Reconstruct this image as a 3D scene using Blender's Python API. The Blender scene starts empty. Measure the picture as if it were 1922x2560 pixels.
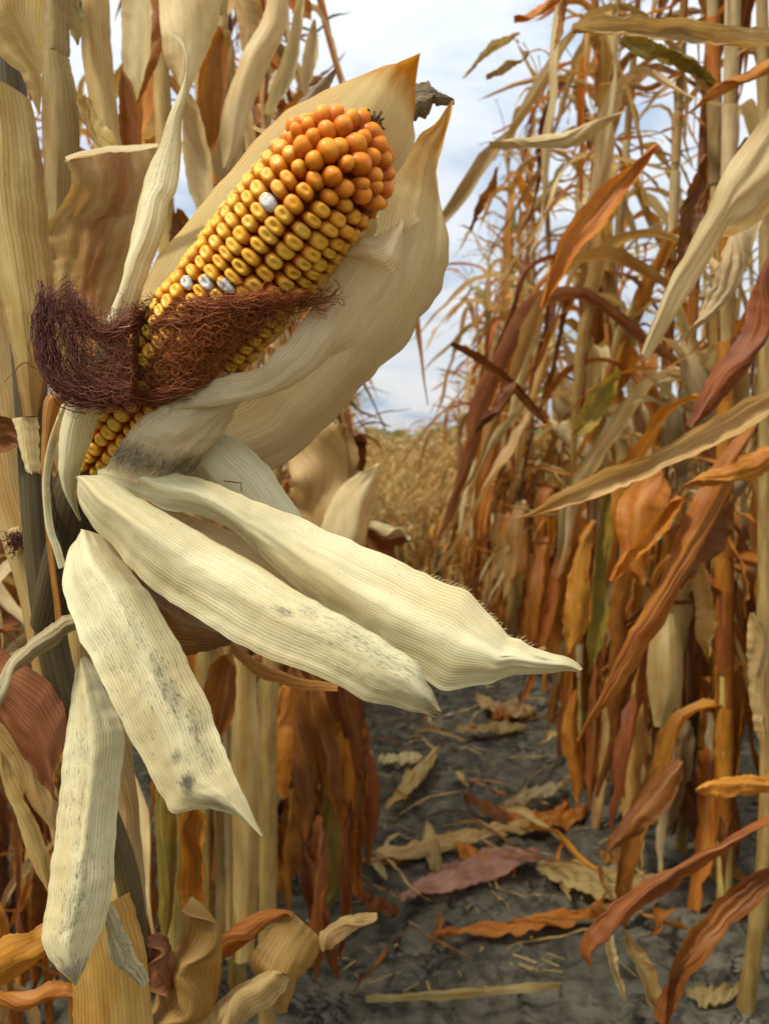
import bpy, math, random
import numpy as np
from mathutils import Vector, Matrix, noise as mnoise

scene = bpy.context.scene
COL = scene.collection
R = math.radians

# ------------------------------------------------------------------ camera
CAM_H = 0.85
PITCH = 4.57
FOC = 0.94 * 2560.0                      # focal length in photo pixels (photo is 1922 x 2560)
camd = bpy.data.cameras.new("camera")
cam = bpy.data.objects.new("camera", camd)
COL.objects.link(cam)
cam.location = (0, 0, CAM_H)
cam.rotation_euler = (R(90 - PITCH), 0, 0)
camd.sensor_fit = 'VERTICAL'
camd.sensor_height = 36
camd.lens = 36 * 0.94
camd.clip_start = 0.02
camd.clip_end = 1000
camd.dof.use_dof = True
camd.dof.focus_distance = 0.405
camd.dof.aperture_fstop = 19
scene.camera = cam

# ------------------------------------------------------------------ world, sun, exposure
SUN_EL, SUN_AZ = 54, -122                # elevation; azimuth measured from +Y towards +X
w = bpy.data.worlds.new("World")
scene.world = w
w.use_nodes = True
nt = w.node_tree
nt.nodes.clear()
def N(nt, t, **kw):
    n = nt.nodes.new(t)
    for k, v in kw.items():
        if k in ('operation', 'blend_type', 'data_type', 'sky_type', 'sun_disc', 'sun_elevation', 'sun_rotation', 'attribute_name',
                 'noise_dimensions', 'interpolation', 'feature', 'use_clamp', 'clamp', 'invert', 'wave_type', 'bands_direction', 'distance'):
            setattr(n, k, v)
        else:
            key = int(k[1:]) if k[0] == 'i' and k[1:].isdigit() else k.replace('_', ' ')
            n.inputs[key].default_value = v
    return n
def L(nt, a, b):
    nt.links.new(a, b)
sky = N(nt, 'ShaderNodeTexSky', sky_type='NISHITA', sun_disc=False, sun_elevation=R(SUN_EL), sun_rotation=R(SUN_AZ))
tc = N(nt, 'ShaderNodeTexCoord')
sep = N(nt, 'ShaderNodeSeparateXYZ')
L(nt, tc.outputs['Generated'], sep.inputs[0])
den = N(nt, 'ShaderNodeMath', operation='ADD', i1=0.22); L(nt, sep.outputs[2], den.inputs[0])
den2 = N(nt, 'ShaderNodeMath', operation='MAXIMUM', i1=0.05); L(nt, den.outputs[0], den2.inputs[0])
dx = N(nt, 'ShaderNodeMath', operation='DIVIDE'); L(nt, sep.outputs[0], dx.inputs[0]); L(nt, den2.outputs[0], dx.inputs[1])
dy = N(nt, 'ShaderNodeMath', operation='DIVIDE'); L(nt, sep.outputs[1], dy.inputs[0]); L(nt, den2.outputs[0], dy.inputs[1])
cmb = N(nt, 'ShaderNodeCombineXYZ'); L(nt, dx.outputs[0], cmb.inputs[0]); L(nt, dy.outputs[0], cmb.inputs[1])
cl = N(nt, 'ShaderNodeTexNoise', Scale=2.1, Detail=6.0, Roughness=0.55, Distortion=0.4); L(nt, cmb.outputs[0], cl.inputs['Vector'])
cr = N(nt, 'ShaderNodeValToRGB'); L(nt, cl.outputs[0], cr.inputs[0])
cr.color_ramp.elements[0].position = 0.36; cr.color_ramp.elements[0].color = (0.52, 0.64, 0.80, 1)
cr.color_ramp.elements[1].position = 0.62; cr.color_ramp.elements[1].color = (1.02, 1.02, 1.03, 1)
e = cr.color_ramp.elements.new(0.49); e.color = (0.84, 0.90, 0.97, 1)
# overcast sky: brighter overhead than at the horizon
zr = N(nt, 'ShaderNodeMapRange', i1=0.0, i2=0.9, i3=0.58, i4=1.30); L(nt, sep.outputs[2], zr.inputs[0])
mul = N(nt, 'ShaderNodeVectorMath', operation='SCALE'); L(nt, cr.outputs[0], mul.inputs[0]); L(nt, zr.outputs[0], mul.inputs['Scale'])
skm = N(nt, 'ShaderNodeVectorMath', operation='SCALE'); skm.inputs['Scale'].default_value = 0.08; L(nt, sky.outputs[0], skm.inputs[0])
mx = N(nt, 'ShaderNodeMix', data_type='RGBA'); mx.inputs[0].default_value = 0.9
L(nt, skm.outputs[0], mx.inputs[6]); L(nt, mul.outputs[0], mx.inputs[7])
bg = N(nt, 'ShaderNodeBackground'); bg.inputs[1].default_value = 1.0
out = N(nt, 'ShaderNodeOutputWorld')
L(nt, mx.outputs[2], bg.inputs[0]); L(nt, bg.outputs[0], out.inputs[0])

sd = bpy.data.lights.new("sun", 'SUN')
sd.energy = 3.0
sd.angle = R(10)
sd.color = (1.0, 0.97, 0.92)
sun = bpy.data.objects.new("sun", sd)
COL.objects.link(sun)
sdir = Vector((math.sin(R(SUN_AZ)) * math.cos(R(SUN_EL)), math.cos(R(SUN_AZ)) * math.cos(R(SUN_EL)), math.sin(R(SUN_EL))))
sun.rotation_euler = sdir.to_track_quat('Z', 'Y').to_euler()

vs = scene.view_settings
scene.display_settings.display_device = 'sRGB'
vs.view_transform = 'Standard'
vs.look = 'None'
vs.exposure = 0.45
vs.gamma = 1
scene.cycles.use_denoising = True
scene.cycles.max_bounces = 8
scene.cycles.diffuse_bounces = 1
scene.cycles.transmission_bounces = 4
scene.cycles.transparent_max_bounces = 6

# ------------------------------------------------------------------ helpers
FWD = np.array([0, math.cos(R(PITCH)), -math.sin(R(PITCH))])
UP = np.array([0, math.sin(R(PITCH)), math.cos(R(PITCH))])
RT = np.array([1.0, 0, 0])
CAM = np.array([0, 0, CAM_H])

def at(px, py, d):
    """photo pixel + distance -> a point of the place"""
    px, py, d = np.asarray(px, float), np.asarray(py, float), np.asarray(d, float)
    x = (px - 961) / FOC * d
    y = (1280 - py) / FOC * d
    return CAM + d[..., None] * FWD + x[..., None] * RT + y[..., None] * UP

def interp(vals, t):
    v = np.atleast_1d(np.asarray(vals, float))
    if len(v) == 1:
        return np.full_like(np.asarray(t, float), v[0])
    return np.interp(t, np.linspace(0, 1, len(v)), v)

def smooth_interp(vals, t):
    v = np.atleast_1d(np.asarray(vals, float))
    if len(v) < 3:
        return interp(v, t)
    return crom_at(v[:, None], np.asarray(t))[:, 0]

def crom_at(P, t):
    """Catmull-Rom through P, uniform parameter t in 0..1"""
    P = np.asarray(P, float)
    n = len(P)
    x = np.clip(t, 0, 1) * (n - 1)
    i = np.minimum(x.astype(int), n - 2)
    f = (x - i)[:, None]
    p0, p1, p2, p3 = P[np.maximum(i - 1, 0)], P[i], P[i + 1], P[np.minimum(i + 2, n - 1)]
    return 0.5 * (2 * p1 + (p2 - p0) * f + (2 * p0 - 5 * p1 + 4 * p2 - p3) * f**2 + (3 * p1 - p0 - 3 * p2 + p3) * f**3)

def resample(P, n):
    """smooth curve through P at n points evenly spaced along its length"""
    P = np.asarray(P, float)
    if len(P) == 2:
        f = np.linspace(0, 1, n)[:, None]
        return P[0] * (1 - f) + P[1] * f
    q = crom_at(P, np.linspace(0, 1, max(200, n * 4)))
    s = np.r_[0, np.cumsum(np.linalg.norm(np.diff(q, axis=0), axis=1))]
    tt = np.linspace(0, s[-1], n)
    return np.stack([np.interp(tt, s, q[:, k]) for k in range(P.shape[1])], 1)

def wob(x, seed, octs=3):
    """smooth 1-D noise of array x, about -1..1"""
    rs = np.random.RandomState(seed)
    r = np.zeros_like(np.asarray(x, float)); a = 1.0
    f = 1.0
    for _ in range(octs):
        r += a * np.sin(2 * np.pi * (f * x + rs.rand())) * (0.6 + 0.4 * np.sin(2 * np.pi * (0.37 * f * x + rs.rand())))
        a *= 0.55; f *= 2.13
    return r * 0.6

def enoise(t, seed):
    """ragged, non repeating edge noise"""
    rs = np.random.RandomState(seed)
    r = np.zeros_like(t)
    for n, a in ((7, .6), (19, .4), (47, .3)):
        r += a * np.interp(t, np.linspace(0, 1, n), rs.randn(n))
    return r

class MB:
    """collects grids and tubes, builds ONE mesh object"""
    def __init__(s):
        s.v, s.f, s.uv, s.tone, s.mold, s.mi, s.n = [], [], [], [], [], [], 0
    def grid(s, P, uv, tone=0.0, mold=0.0, mi=0, closed=False):
        a, b = P.shape[:2]
        s.v.append(P.reshape(-1, 3)); s.uv.append(uv.reshape(-1, 2))
        for lst, val in ((s.tone, tone), (s.mold, mold)):
            lst.append(np.broadcast_to(np.asarray(val, float), (a, b)).reshape(-1))
        i = np.arange(a * b).reshape(a, b)
        if closed:
            j = np.roll(i, -1, axis=1)
            q = np.stack([i[:-1], j[:-1], j[1:], i[1:]], -1).reshape(-1, 4)
        else:
            q = np.stack([i[:-1, :-1], i[:-1, 1:], i[1:, 1:], i[1:, :-1]], -1).reshape(-1, 4)
        s.f.append(q + s.n); s.mi.append(np.full(len(q), mi)); s.n += a * b
    def tube(s, C, rad, sides=6, tone=0.0, mi=0, usc=1.0):
        C = np.asarray(C, float)
        n = len(C)
        T = np.gradient(C, axis=0); T /= np.linalg.norm(T, axis=1)[:, None] + 1e-12
        ref = np.array([0.31, 0.9, 0.2]) if abs(T[:, 1]).mean() < 0.8 else np.array([1.0, 0.1, 0.2])
        X = np.cross(T, ref); X /= np.linalg.norm(X, axis=1)[:, None] + 1e-12
        Y = np.cross(T, X)
        a = np.linspace(0, 2 * np.pi, sides, endpoint=False)
        rad = np.broadcast_to(np.asarray(rad, float), (n,))
        P = C[:, None] + rad[:, None, None] * (np.cos(a)[None, :, None] * X[:, None] + np.sin(a)[None, :, None] * Y[:, None])
        ln = np.r_[0, np.cumsum(np.linalg.norm(np.diff(C, axis=0), axis=1))]
        uv = np.zeros((n, sides, 2)); uv[..., 0] = ln[:, None] * usc; uv[..., 1] = a[None] / (2 * np.pi) * 2 * np.pi * rad.max()
        tn = np.asarray(tone, float)
        s.grid(P, uv, tn[:, None] if tn.ndim == 1 else tn, 0.0, mi, closed=True)
    def raw(s, V, F, tone=0.0):
        s.v.append(V); s.uv.append(np.zeros((len(V), 2)))
        s.tone.append(np.broadcast_to(np.asarray(tone, float), (len(V),))); s.mold.append(np.zeros(len(V)))
        s.f.append(F + s.n); s.mi.append(np.zeros(len(F), int)); s.n += len(V)
    def mesh(s, name, mats, off=None):
        V = np.concatenate(s.v); F = np.concatenate(s.f)
        if off is not None:
            V = V - np.asarray(off)
        me = bpy.data.meshes.new(name)
        me.vertices.add(len(V)); me.vertices.foreach_set('co', V.astype(np.float32).ravel())
        me.loops.add(F.size); me.loops.foreach_set('vertex_index', F.astype(np.int32).ravel())
        me.polygons.add(len(F))
        me.polygons.foreach_set('loop_start', np.arange(0, F.size, 4, dtype=np.int32))
        try:
            me.polygons.foreach_set('loop_total', np.full(len(F), 4, dtype=np.int32))
        except Exception:
            pass
        uvl = me.uv_layers.new(name='UVMap')
        uvl.data.foreach_set('uv', np.concatenate(s.uv)[F.ravel()].astype(np.float32).ravel())
        for nm, lst in (('tone', s.tone), ('mold', s.mold)):
            at_ = me.attributes.new(nm, 'FLOAT', 'POINT')
            at_.data.foreach_set('value', np.concatenate(lst).astype(np.float32))
        for m in mats:
            me.materials.append(m)
        me.polygons.foreach_set('material_index', np.concatenate(s.mi).astype(np.int32))
        me.polygons.foreach_set('use_smooth', np.ones(len(F), dtype=bool))
        me.update(calc_edges=True)
        me.validate()
        return me
    def build(s, name, mats, parent=None, base=None):
        if not isinstance(mats, (list, tuple)):
            mats = [mats]
        o = bpy.data.objects.new(name, s.mesh(name, mats, base))
        COL.objects.link(o)
        if parent is not None:
            o.parent = parent
        return o

def tag(o, label=None, cat=None, group=None, kind=None):
    if label: o['label'] = label
    if cat: o['category'] = cat
    if group: o['group'] = group
    if kind: o['kind'] = kind
    return o

def empty(name, loc, label, cat, group=None):
    o = bpy.data.objects.new(name, None)
    o.empty_display_size = 0.05
    o.location = loc
    COL.objects.link(o)
    return tag(o, label, cat, group)

def frame_normals(P):
    du = np.gradient(P, axis=0); dv = np.gradient(P, axis=1)
    n = np.cross(du, dv)
    n /= np.linalg.norm(n, axis=2)[..., None] + 1e-12
    toc = CAM - P
    sg = np.sign((n * toc).sum(-1).mean())
    return n * (sg if sg != 0 else 1)

def sheet(mb, A, B, dA, dB, bulge=0.0, nu=64, nv=18, wr=0.0015, seed=1, tone=0.0, mold=0.0, edge=0.0007, skew=0.0, pw=2.0, crumple=0.0, mi=0, rag=0.0):
    """a husk or leaf between two edges; A and B are photo outlines, dA and dB their distances, bulge swells it towards the viewer"""
    t = np.linspace(0, 1, nu + 1)
    a2, b2 = resample(A, nu + 1), resample(B, nu + 1)
    a3 = at(a2[:, 0], a2[:, 1], smooth_interp(dA, t)); b3 = at(b2[:, 0], b2[:, 1], smooth_interp(dB, t))
    rs = np.random.RandomState(seed)
    wid = np.linalg.norm(b3 - a3, axis=1)
    ax = (b3 - a3) / (wid[:, None] + 1e-9)
    a3 = a3 - ax * (enoise(t, seed + 5) * edge)[:, None] * np.minimum(1, wid / .01)[:, None]
    b3 = b3 + ax * (enoise(t, seed + 9) * edge)[:, None] * np.minimum(1, wid / .01)[:, None]
    v = np.linspace(0, 1, nv + 1)
    P = a3[:, None] * (1 - v)[None, :, None] + b3[:, None] * v[None, :, None]
    nrm = frame_normals(P)
    # one normal per station, smoothed, keeps the section tidy
    nm = nrm.mean(1); nm /= np.linalg.norm(nm, axis=1)[:, None] + 1e-9
    vv = v ** (2 ** skew)
    prof = 1 - np.abs(2 * vv - 1) ** pw
    h = smooth_interp(bulge, t)[:, None] * prof[None]
    fade = np.minimum(1, wid / 0.02)[:, None]
    wav = np.zeros_like(h)
    for k in range(4):
        f = 1.3 + 1.7 * k + rs.rand()
        wav += np.sin(2 * np.pi * (f * v[None] + rs.rand() + 0.35 * wob(t * 1.2, seed + 20 + k, 2)[:, None])) * (0.9 / (1 + .7 * k)) * (0.5 + 0.5 * wob(t * 1.7, seed + 40 + k, 2))[:, None]
    h = h + wr * wav * fade
    h = h + (0.7 * wr * enoise(t, seed + 60)[:, None] * (np.abs(2 * v - 1) ** 3)[None] * np.where(v < .5, 1, -1)[None]) * fade
    if crumple:
        cn = np.array([[mnoise.noise(Vector((a * 9 + seed, b * 3.2, seed * .7))) + .6 * mnoise.noise(Vector((a * 26 + seed, b * 7, seed * .3))) for b in v] for a in t])
        h = h + crumple * cn * fade
    P = P + nm[:, None] * h[..., None]
    ln = np.r_[0, np.cumsum(np.linalg.norm(np.diff((a3 + b3) / 2, axis=0), axis=1))]
    uv = np.zeros((nu + 1, nv + 1, 2)); uv[..., 0] = ln[:, None] + seed * 0.37; uv[..., 1] = v[None] * max(wid.max(), .004) + seed * .11
    T_, V_ = np.meshgrid(t, v, indexing='ij')
    tn = tone(T_, V_) if callable(tone) else tone
    ml = mold(T_, V_) if callable(mold) else mold
    if rag > 0:                                    # torn end
        j = rs.rand(nv + 1) * rag
        P[-1] += (P[-2] - P[-1]) / (np.linalg.norm(P[-2] - P[-1], axis=1)[:, None] + 1e-9) * j[:, None]
    mb.grid(P, uv, tn, ml, mi)
    return P

def strip(mb, C, d, tilt=0.0, bulge=0.0, taper=True, tw=1.0, **kw):
    """a leaf along a centre line C of (x, y, width), all photo pixels at distance d"""
    C = np.asarray(C, float)
    q = resample(C, 40)
    T = np.gradient(q[:, :2], axis=0); T /= np.linalg.norm(T, axis=1)[:, None] + 1e-9
    n = np.stack([-T[:, 1], T[:, 0]], 1)
    u = np.linspace(0, 1, 40)
    inside = lambda p: 0 < p[0] < 1922 and 0 < p[1] < 2560
    wd = q[:, 2].copy()
    if taper:
        if inside(q[0]): wd *= np.clip(0.12 + 8 * u, 0, 1) ** .7
        if inside(q[-1]): wd *= np.clip(0.03 + 5 * (1 - u), 0, 1) ** .7
    A = q[:, :2] + n * wd[:, None] / 2; B = q[:, :2] - n * wd[:, None] / 2
    t = np.linspace(0, 1, 14)
    dd = smooth_interp(d, t)
    rs = np.random.RandomState(kw.get('seed', 0) + 7)
    wm = np.interp(t, u, wd) / FOC * dd                # width in metres
    tl = smooth_interp(rs.uniform(-1.1, 1.1, 5), t) * wm * .8 * tw
    return sheet(mb, A[::2], B[::2], dd + tl / 2, dd - tl / 2, bulge * (1 if rs.rand() < .65 else -1), **kw)

# ------------------------------------------------------------------ materials
def new_mat(name):
    m = bpy.data.materials.new(name)
    m.use_nodes = True
    m.node_tree.nodes.clear()
    return m, m.node_tree

def mixc(nt, fac, a, b, blend='MIX'):
    n = N(nt, 'ShaderNodeMix', data_type='RGBA', blend_type=blend)
    for s, v in ((0, fac), (6, a), (7, b)):
        if isinstance(v, (tuple, list)):
            n.inputs[s].default_value = (*v[:3], 1)
        elif isinstance(v, (int, float)):
            n.inputs[s].default_value = v
        else:
            L(nt, v, n.inputs[s])
    return n.outputs[2]

def ramp(nt, fac, lo, hi, a=0.0, b=1.0):
    n = N(nt, 'ShaderNodeMapRange', i1=lo, i2=hi, i3=a, i4=b, clamp=True)
    L(nt, fac, n.inputs[0])
    return n.outputs[0]

def math_(nt, op, a, b=None):
    n = N(nt, 'ShaderNodeMath', operation=op)
    for i, v in enumerate((a, b)):
        if v is None: continue
        if isinstance(v, (int, float)): n.inputs[i].default_value = v
        else: L(nt, v, n.inputs[i])
    return n.outputs[0]

def leaf_mat(name, lo, hi, vein, brown, rough=0.55, transl=0.36, tint=(1.0, 0.86, 0.62), vein_mm=1.25, vein_amt=0.55, bump=0.35, speck=0.3, vary=0.0, hue=0.0):
    m, nt = new_mat(name)
    uv = N(nt, 'ShaderNodeUVMap')
    oi = N(nt, 'ShaderNodeObjectInfo')
    offs = N(nt, 'ShaderNodeVectorMath', operation='SCALE'); offs.inputs[0].default_value = (7.3, 3.1, 5.7); L(nt, oi.outputs['Random'], offs.inputs['Scale'])
    add = N(nt, 'ShaderNodeVectorMath', operation='ADD'); L(nt, uv.outputs[0], add.inputs[0]); L(nt, offs.outputs[0], add.inputs[1])
    def vec(su, sv):
        k = N(nt, 'ShaderNodeVectorMath', operation='MULTIPLY'); k.inputs[1].default_value = (su, sv, 1)
        L(nt, add.outputs[0], k.inputs[0]); return k.outputs[0]
    f = 1000.0 / vein_mm
    nz = N(nt, 'ShaderNodeTexNoise', Scale=1.0, Detail=2.5, Roughness=0.65); L(nt, vec(5, f * 1.2), nz.inputs['Vector'])       # veins
    nf = N(nt, 'ShaderNodeTexNoise', Scale=1.0, Detail=2.0, Roughness=0.6); L(nt, vec(14, f * 3.2), nf.inputs['Vector'])       # fine fibres
    nb = N(nt, 'ShaderNodeTexNoise', Scale=1.0, Detail=4.0, Roughness=0.6); L(nt, vec(16, 70), nb.inputs['Vector'])            # broad blotches
    ns = N(nt, 'ShaderNodeTexNoise', Scale=1.0, Detail=4.0, Roughness=0.75); L(nt, vec(300, 1350), ns.inputs['Vector'])        # specks
    nm = N(nt, 'ShaderNodeTexNoise', Scale=1.0, Detail=3.0, Roughness=0.6); L(nt, vec(45, 90), nm.inputs['Vector'])            # where specks gather
    c = mixc(nt, ramp(nt, nb.outputs[0], 0.36, 0.66), lo, hi)
    vm = ramp(nt, nz.outputs[0], 0.52, 0.66, 0, vein_amt * .5)
    c = mixc(nt, vm, c, vein)
    wv = N(nt, 'ShaderNodeTexWave', wave_type='BANDS', bands_direction='Y', Scale=1.0, Distortion=0.35, Detail=1.5); wv.inputs['Detail Scale'].default_value = 1.2
    L(nt, vec(5, 6.2832 * 1000 / (vein_mm * 1.7) / 20), wv.inputs['Vector'])
    c = mixc(nt, math_(nt, 'MULTIPLY', ramp(nt, wv.outputs['Fac'], 0.72, 0.98, 0, vein_amt * 1.15), ramp(nt, nb.outputs[0], .36, .6, .35, 1)), c, vein)
    c = mixc(nt, ramp(nt, nf.outputs[0], 0.5, 0.68, 0, vein_amt * 0.45), c, vein)
    tn = N(nt, 'ShaderNodeAttribute', attribute_name='tone')
    tnoise = math_(nt, 'ADD', tn.outputs['Fac'], math_(nt, 'MULTIPLY', math_(nt, 'SUBTRACT', nm.outputs[0], 0.5), 0.9))
    tfac = math_(nt, 'MULTIPLY', ramp(nt, tnoise, 0.15, 0.85), ramp(nt, tn.outputs['Fac'], 0.0, 0.25))
    c = mixc(nt, tfac, c, brown)
    # scattered specks everywhere (few) and mould where 'mold' says
    md = N(nt, 'ShaderNodeAttribute', attribute_name='mold')
    thr = math_(nt, 'ADD', math_(nt, 'MULTIPLY', md.outputs['Fac'], 0.22), math_(nt, 'MULTIPLY', nm.outputs[0], 0.10 * speck / 0.3))
    c = mixc(nt, math_(nt, 'MULTIPLY', ramp(nt, math_(nt, 'ADD', math_(nt, 'MULTIPLY', md.outputs['Fac'], .6), math_(nt, 'MULTIPLY', nm.outputs[0], .8)), .55, 1.0), ramp(nt, md.outputs['Fac'], 0.05, .5, 0, .75)), c, (0.24, 0.205, 0.115))
    c = mixc(nt, ramp(nt, md.outputs['Fac'], -0.3, -0.95, 0, .30), c, (0.58, 0.42, 0.18))   # midrib
    sp = ramp(nt, math_(nt, 'ADD', ns.outputs[0], thr), 0.68, 0.80, 0, 0.75)
    c = mixc(nt, sp, c, (0.085, 0.075, 0.048))
    if vary or hue:
        hs = N(nt, 'ShaderNodeHueSaturation')
        L(nt, math_(nt, 'ADD', math_(nt, 'MULTIPLY', math_(nt, 'SUBTRACT', oi.outputs['Random'], 0.5), hue), 0.5), hs.inputs['Hue'])
        r2 = N(nt, 'ShaderNodeTexWhiteNoise', noise_dimensions='1D'); L(nt, oi.outputs['Random'], r2.inputs['W'])
        L(nt, math_(nt, 'ADD', math_(nt, 'MULTIPLY', math_(nt, 'SUBTRACT', r2.outputs[0], 0.5), vary), 1.0), hs.inputs['Value'])
        L(nt, c, hs.inputs['Color']); c = hs.outputs[0]
    hgt = math_(nt, 'ADD', math_(nt, 'ADD', math_(nt, 'MULTIPLY', nz.outputs[0], .8), math_(nt, 'MULTIPLY', wv.outputs['Fac'], -0.24)), math_(nt, 'MULTIPLY', nf.outputs[0], 0.4))
    bp = N(nt, 'ShaderNodeBump', Strength=bump, Distance=0.0012); L(nt, hgt, bp.inputs['Height'])
    p = N(nt, 'ShaderNodeBsdfPrincipled'); p.inputs['Roughness'].default_value = rough
    p.inputs['Specular IOR Level'].default_value = 0.3
    L(nt, c, p.inputs['Base Color']); L(nt, bp.outputs[0], p.inputs['Normal'])
    tr = N(nt, 'ShaderNodeBsdfTranslucent'); L(nt, bp.outputs[0], tr.inputs['Normal'])
    tcol = mixc(nt, 1.0, c, tint, 'MULTIPLY'); L(nt, tcol, tr.inputs['Color'])
    ms = N(nt, 'ShaderNodeMixShader'); ms.inputs[0].default_value = transl
    L(nt, p.outputs[0], ms.inputs[1]); L(nt, tr.outputs[0], ms.inputs[2])
    o = N(nt, 'ShaderNodeOutputMaterial'); L(nt, ms.outputs[0], o.inputs[0])
    return m

M = {}
M['husk'] = leaf_mat('husk_pale', (0.76, 0.69, 0.40), (0.64, 0.53, 0.26), (0.42, 0.29, 0.10), (0.32, 0.18, 0.04), transl=0.2, vein_amt=0.52, bump=0.24, speck=0.42, vein_mm=0.78)
M['husk_in'] = leaf_mat('husk_inner', (0.86, 0.75, 0.45), (0.82, 0.65, 0.35), (0.55, 0.32, 0.12), (0.54, 0.22, 0.012), transl=0.42, tint=(1.0, .90, .68), vein_amt=0.62, bump=0.24, speck=0.16, vein_mm=0.72)
M['husk_grey'] = leaf_mat('husk_weathered', (0.50, 0.42, 0.22), (0.36, 0.27, 0.12), (0.19, 0.12, 0.04), (0.13, 0.075, 0.03), transl=0.2, vein_amt=0.6, bump=0.5, speck=0.5)
M['husk_orange'] = leaf_mat('husk_orange', (0.48, 0.22, 0.035), (0.33, 0.13, 0.016), (0.18, 0.06, 0.008), (0.10, 0.03, 0.005), transl=0.25, vein_amt=0.5, bump=0.4)
M['tan'] = leaf_mat('leaf_tan', (0.58, 0.41, 0.155), (0.45, 0.265, 0.07), (0.22, 0.11, 0.025), (0.26, 0.09, 0.015), vary=0.5, hue=0.016, bump=0.22, vein_amt=.42)
M['pale'] = leaf_mat('leaf_pale', (0.76, 0.61, 0.31), (0.62, 0.44, 0.18), (0.33, 0.18, 0.055), (0.36, 0.14, 0.025), vary=0.4, hue=0.016, bump=0.22, vein_amt=.42)
M['orange'] = leaf_mat('leaf_orange', (0.58, 0.235, 0.026), (0.42, 0.130, 0.010), (0.16, 0.048, 0.007), (0.15, 0.042, 0.006), vary=0.55, hue=0.016, bump=0.22, vein_amt=.42)
M['pink'] = leaf_mat('leaf_pinkish', (0.52, 0.27, 0.17), (0.38, 0.17, 0.10), (0.2, 0.08, 0.05), (0.2, 0.07, 0.04), bump=0.3)
M['gold'] = leaf_mat('leaf_gold', (0.52, 0.32, 0.085), (0.40, 0.20, 0.035), (0.18, 0.075, 0.012), (0.2, 0.065, 0.01), vary=0.4, hue=0.016, bump=0.22, vein_amt=.42)
M['rust'] = leaf_mat('leaf_rust', (0.32, 0.105, 0.015), (0.19, 0.054, 0.009), (0.07, 0.018, 0.005), (0.06, 0.016, 0.004), vary=0.6, hue=0.016, bump=0.22, vein_amt=.42)
M['red'] = leaf_mat('leaf_red', (0.36, 0.14, 0.045), (0.22, 0.068, 0.020), (0.10, 0.028, 0.010), (0.07, 0.016, 0.008), vary=0.4, bump=0.4)
M['green'] = leaf_mat('leaf_green', (0.065, 0.110, 0.014), (0.14, 0.15, 0.02), (0.06, 0.055, 0.01), (0.40, 0.22, 0.025), vary=0.5, bump=0.4)
M['stalk'] = leaf_mat('stalk_tan', (0.44, 0.31, 0.085), (0.29, 0.165, 0.035), (0.14, 0.07, 0.016), (0.09, 0.035, 0.010), transl=0.0, vary=0.5, hue=0.016, vein_mm=2.2)
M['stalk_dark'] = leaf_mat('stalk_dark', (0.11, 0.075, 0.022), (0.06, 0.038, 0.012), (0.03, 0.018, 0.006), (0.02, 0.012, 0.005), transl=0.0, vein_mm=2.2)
M['tassel'] = leaf_mat('tassel_dry', (0.46, 0.33, 0.15), (0.32, 0.20, 0.08), (0.2, 0.12, 0.05), (0.2, 0.1, 0.04), transl=0.1, vary=0.4)

def kernel_mat():
    m, nt = new_mat('kernel')
    tn = N(nt, 'ShaderNodeAttribute', attribute_name='tone')     # 0 side .. 1 crown
    md = N(nt, 'ShaderNodeAttribute', attribute_name='mold')     # 0 toothed .. 1 round tip kernel
    g = N(nt, 'ShaderNodeNewGeometry')
    oi = N(nt, 'ShaderNodeObjectInfo')
    rnd = g.outputs['Random Per Island']
    rr = math_(nt, 'FRACT', math_(nt, 'ADD', rnd, math_(nt, 'MULTIPLY', oi.outputs['Random'], 3.7)))
    tc = N(nt, 'ShaderNodeTexCoord')
    nz = N(nt, 'ShaderNodeTexNoise', Scale=900.0, Detail=3.0); L(nt, g.outputs['Position'], nz.inputs['Vector'])
    nb = N(nt, 'ShaderNodeTexNoise', Scale=260.0, Detail=2.0); L(nt, g.outputs['Position'], nb.inputs['Vector'])
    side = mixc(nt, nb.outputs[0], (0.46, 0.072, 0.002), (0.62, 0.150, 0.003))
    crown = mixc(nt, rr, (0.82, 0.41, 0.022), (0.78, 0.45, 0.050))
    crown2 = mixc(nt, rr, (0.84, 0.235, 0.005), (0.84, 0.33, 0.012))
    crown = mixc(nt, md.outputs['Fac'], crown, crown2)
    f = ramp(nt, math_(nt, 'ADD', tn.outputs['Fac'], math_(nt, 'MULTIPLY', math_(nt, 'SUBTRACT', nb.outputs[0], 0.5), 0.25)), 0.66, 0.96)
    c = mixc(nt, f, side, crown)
    c = mixc(nt, ramp(nt, nz.outputs[0], 0.62, 0.75, 0, 0.25), c, (0.45, 0.2, 0.03))
    bp = N(nt, 'ShaderNodeBump', Strength=0.12, Distance=0.0006); L(nt, nb.outputs[0], bp.inputs['Height'])
    p = N(nt, 'ShaderNodeBsdfPrincipled'); L(nt, c, p.inputs['Base Color']); L(nt, bp.outputs[0], p.inputs['Normal'])
    p.inputs['Roughness'].default_value = 0.42
    p.inputs['Specular IOR Level'].default_value = 0.35
    p.inputs['Subsurface Weight'].default_value = 0.25
    p.inputs['Subsurface Radius'].default_value = (1.0, 0.5, 0.15)
    p.inputs['Subsurface Scale'].default_value = 0.002
    o = N(nt, 'ShaderNodeOutputMaterial'); L(nt, p.outputs[0], o.inputs[0])
    return m
M['kernel'] = kernel_mat()

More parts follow.
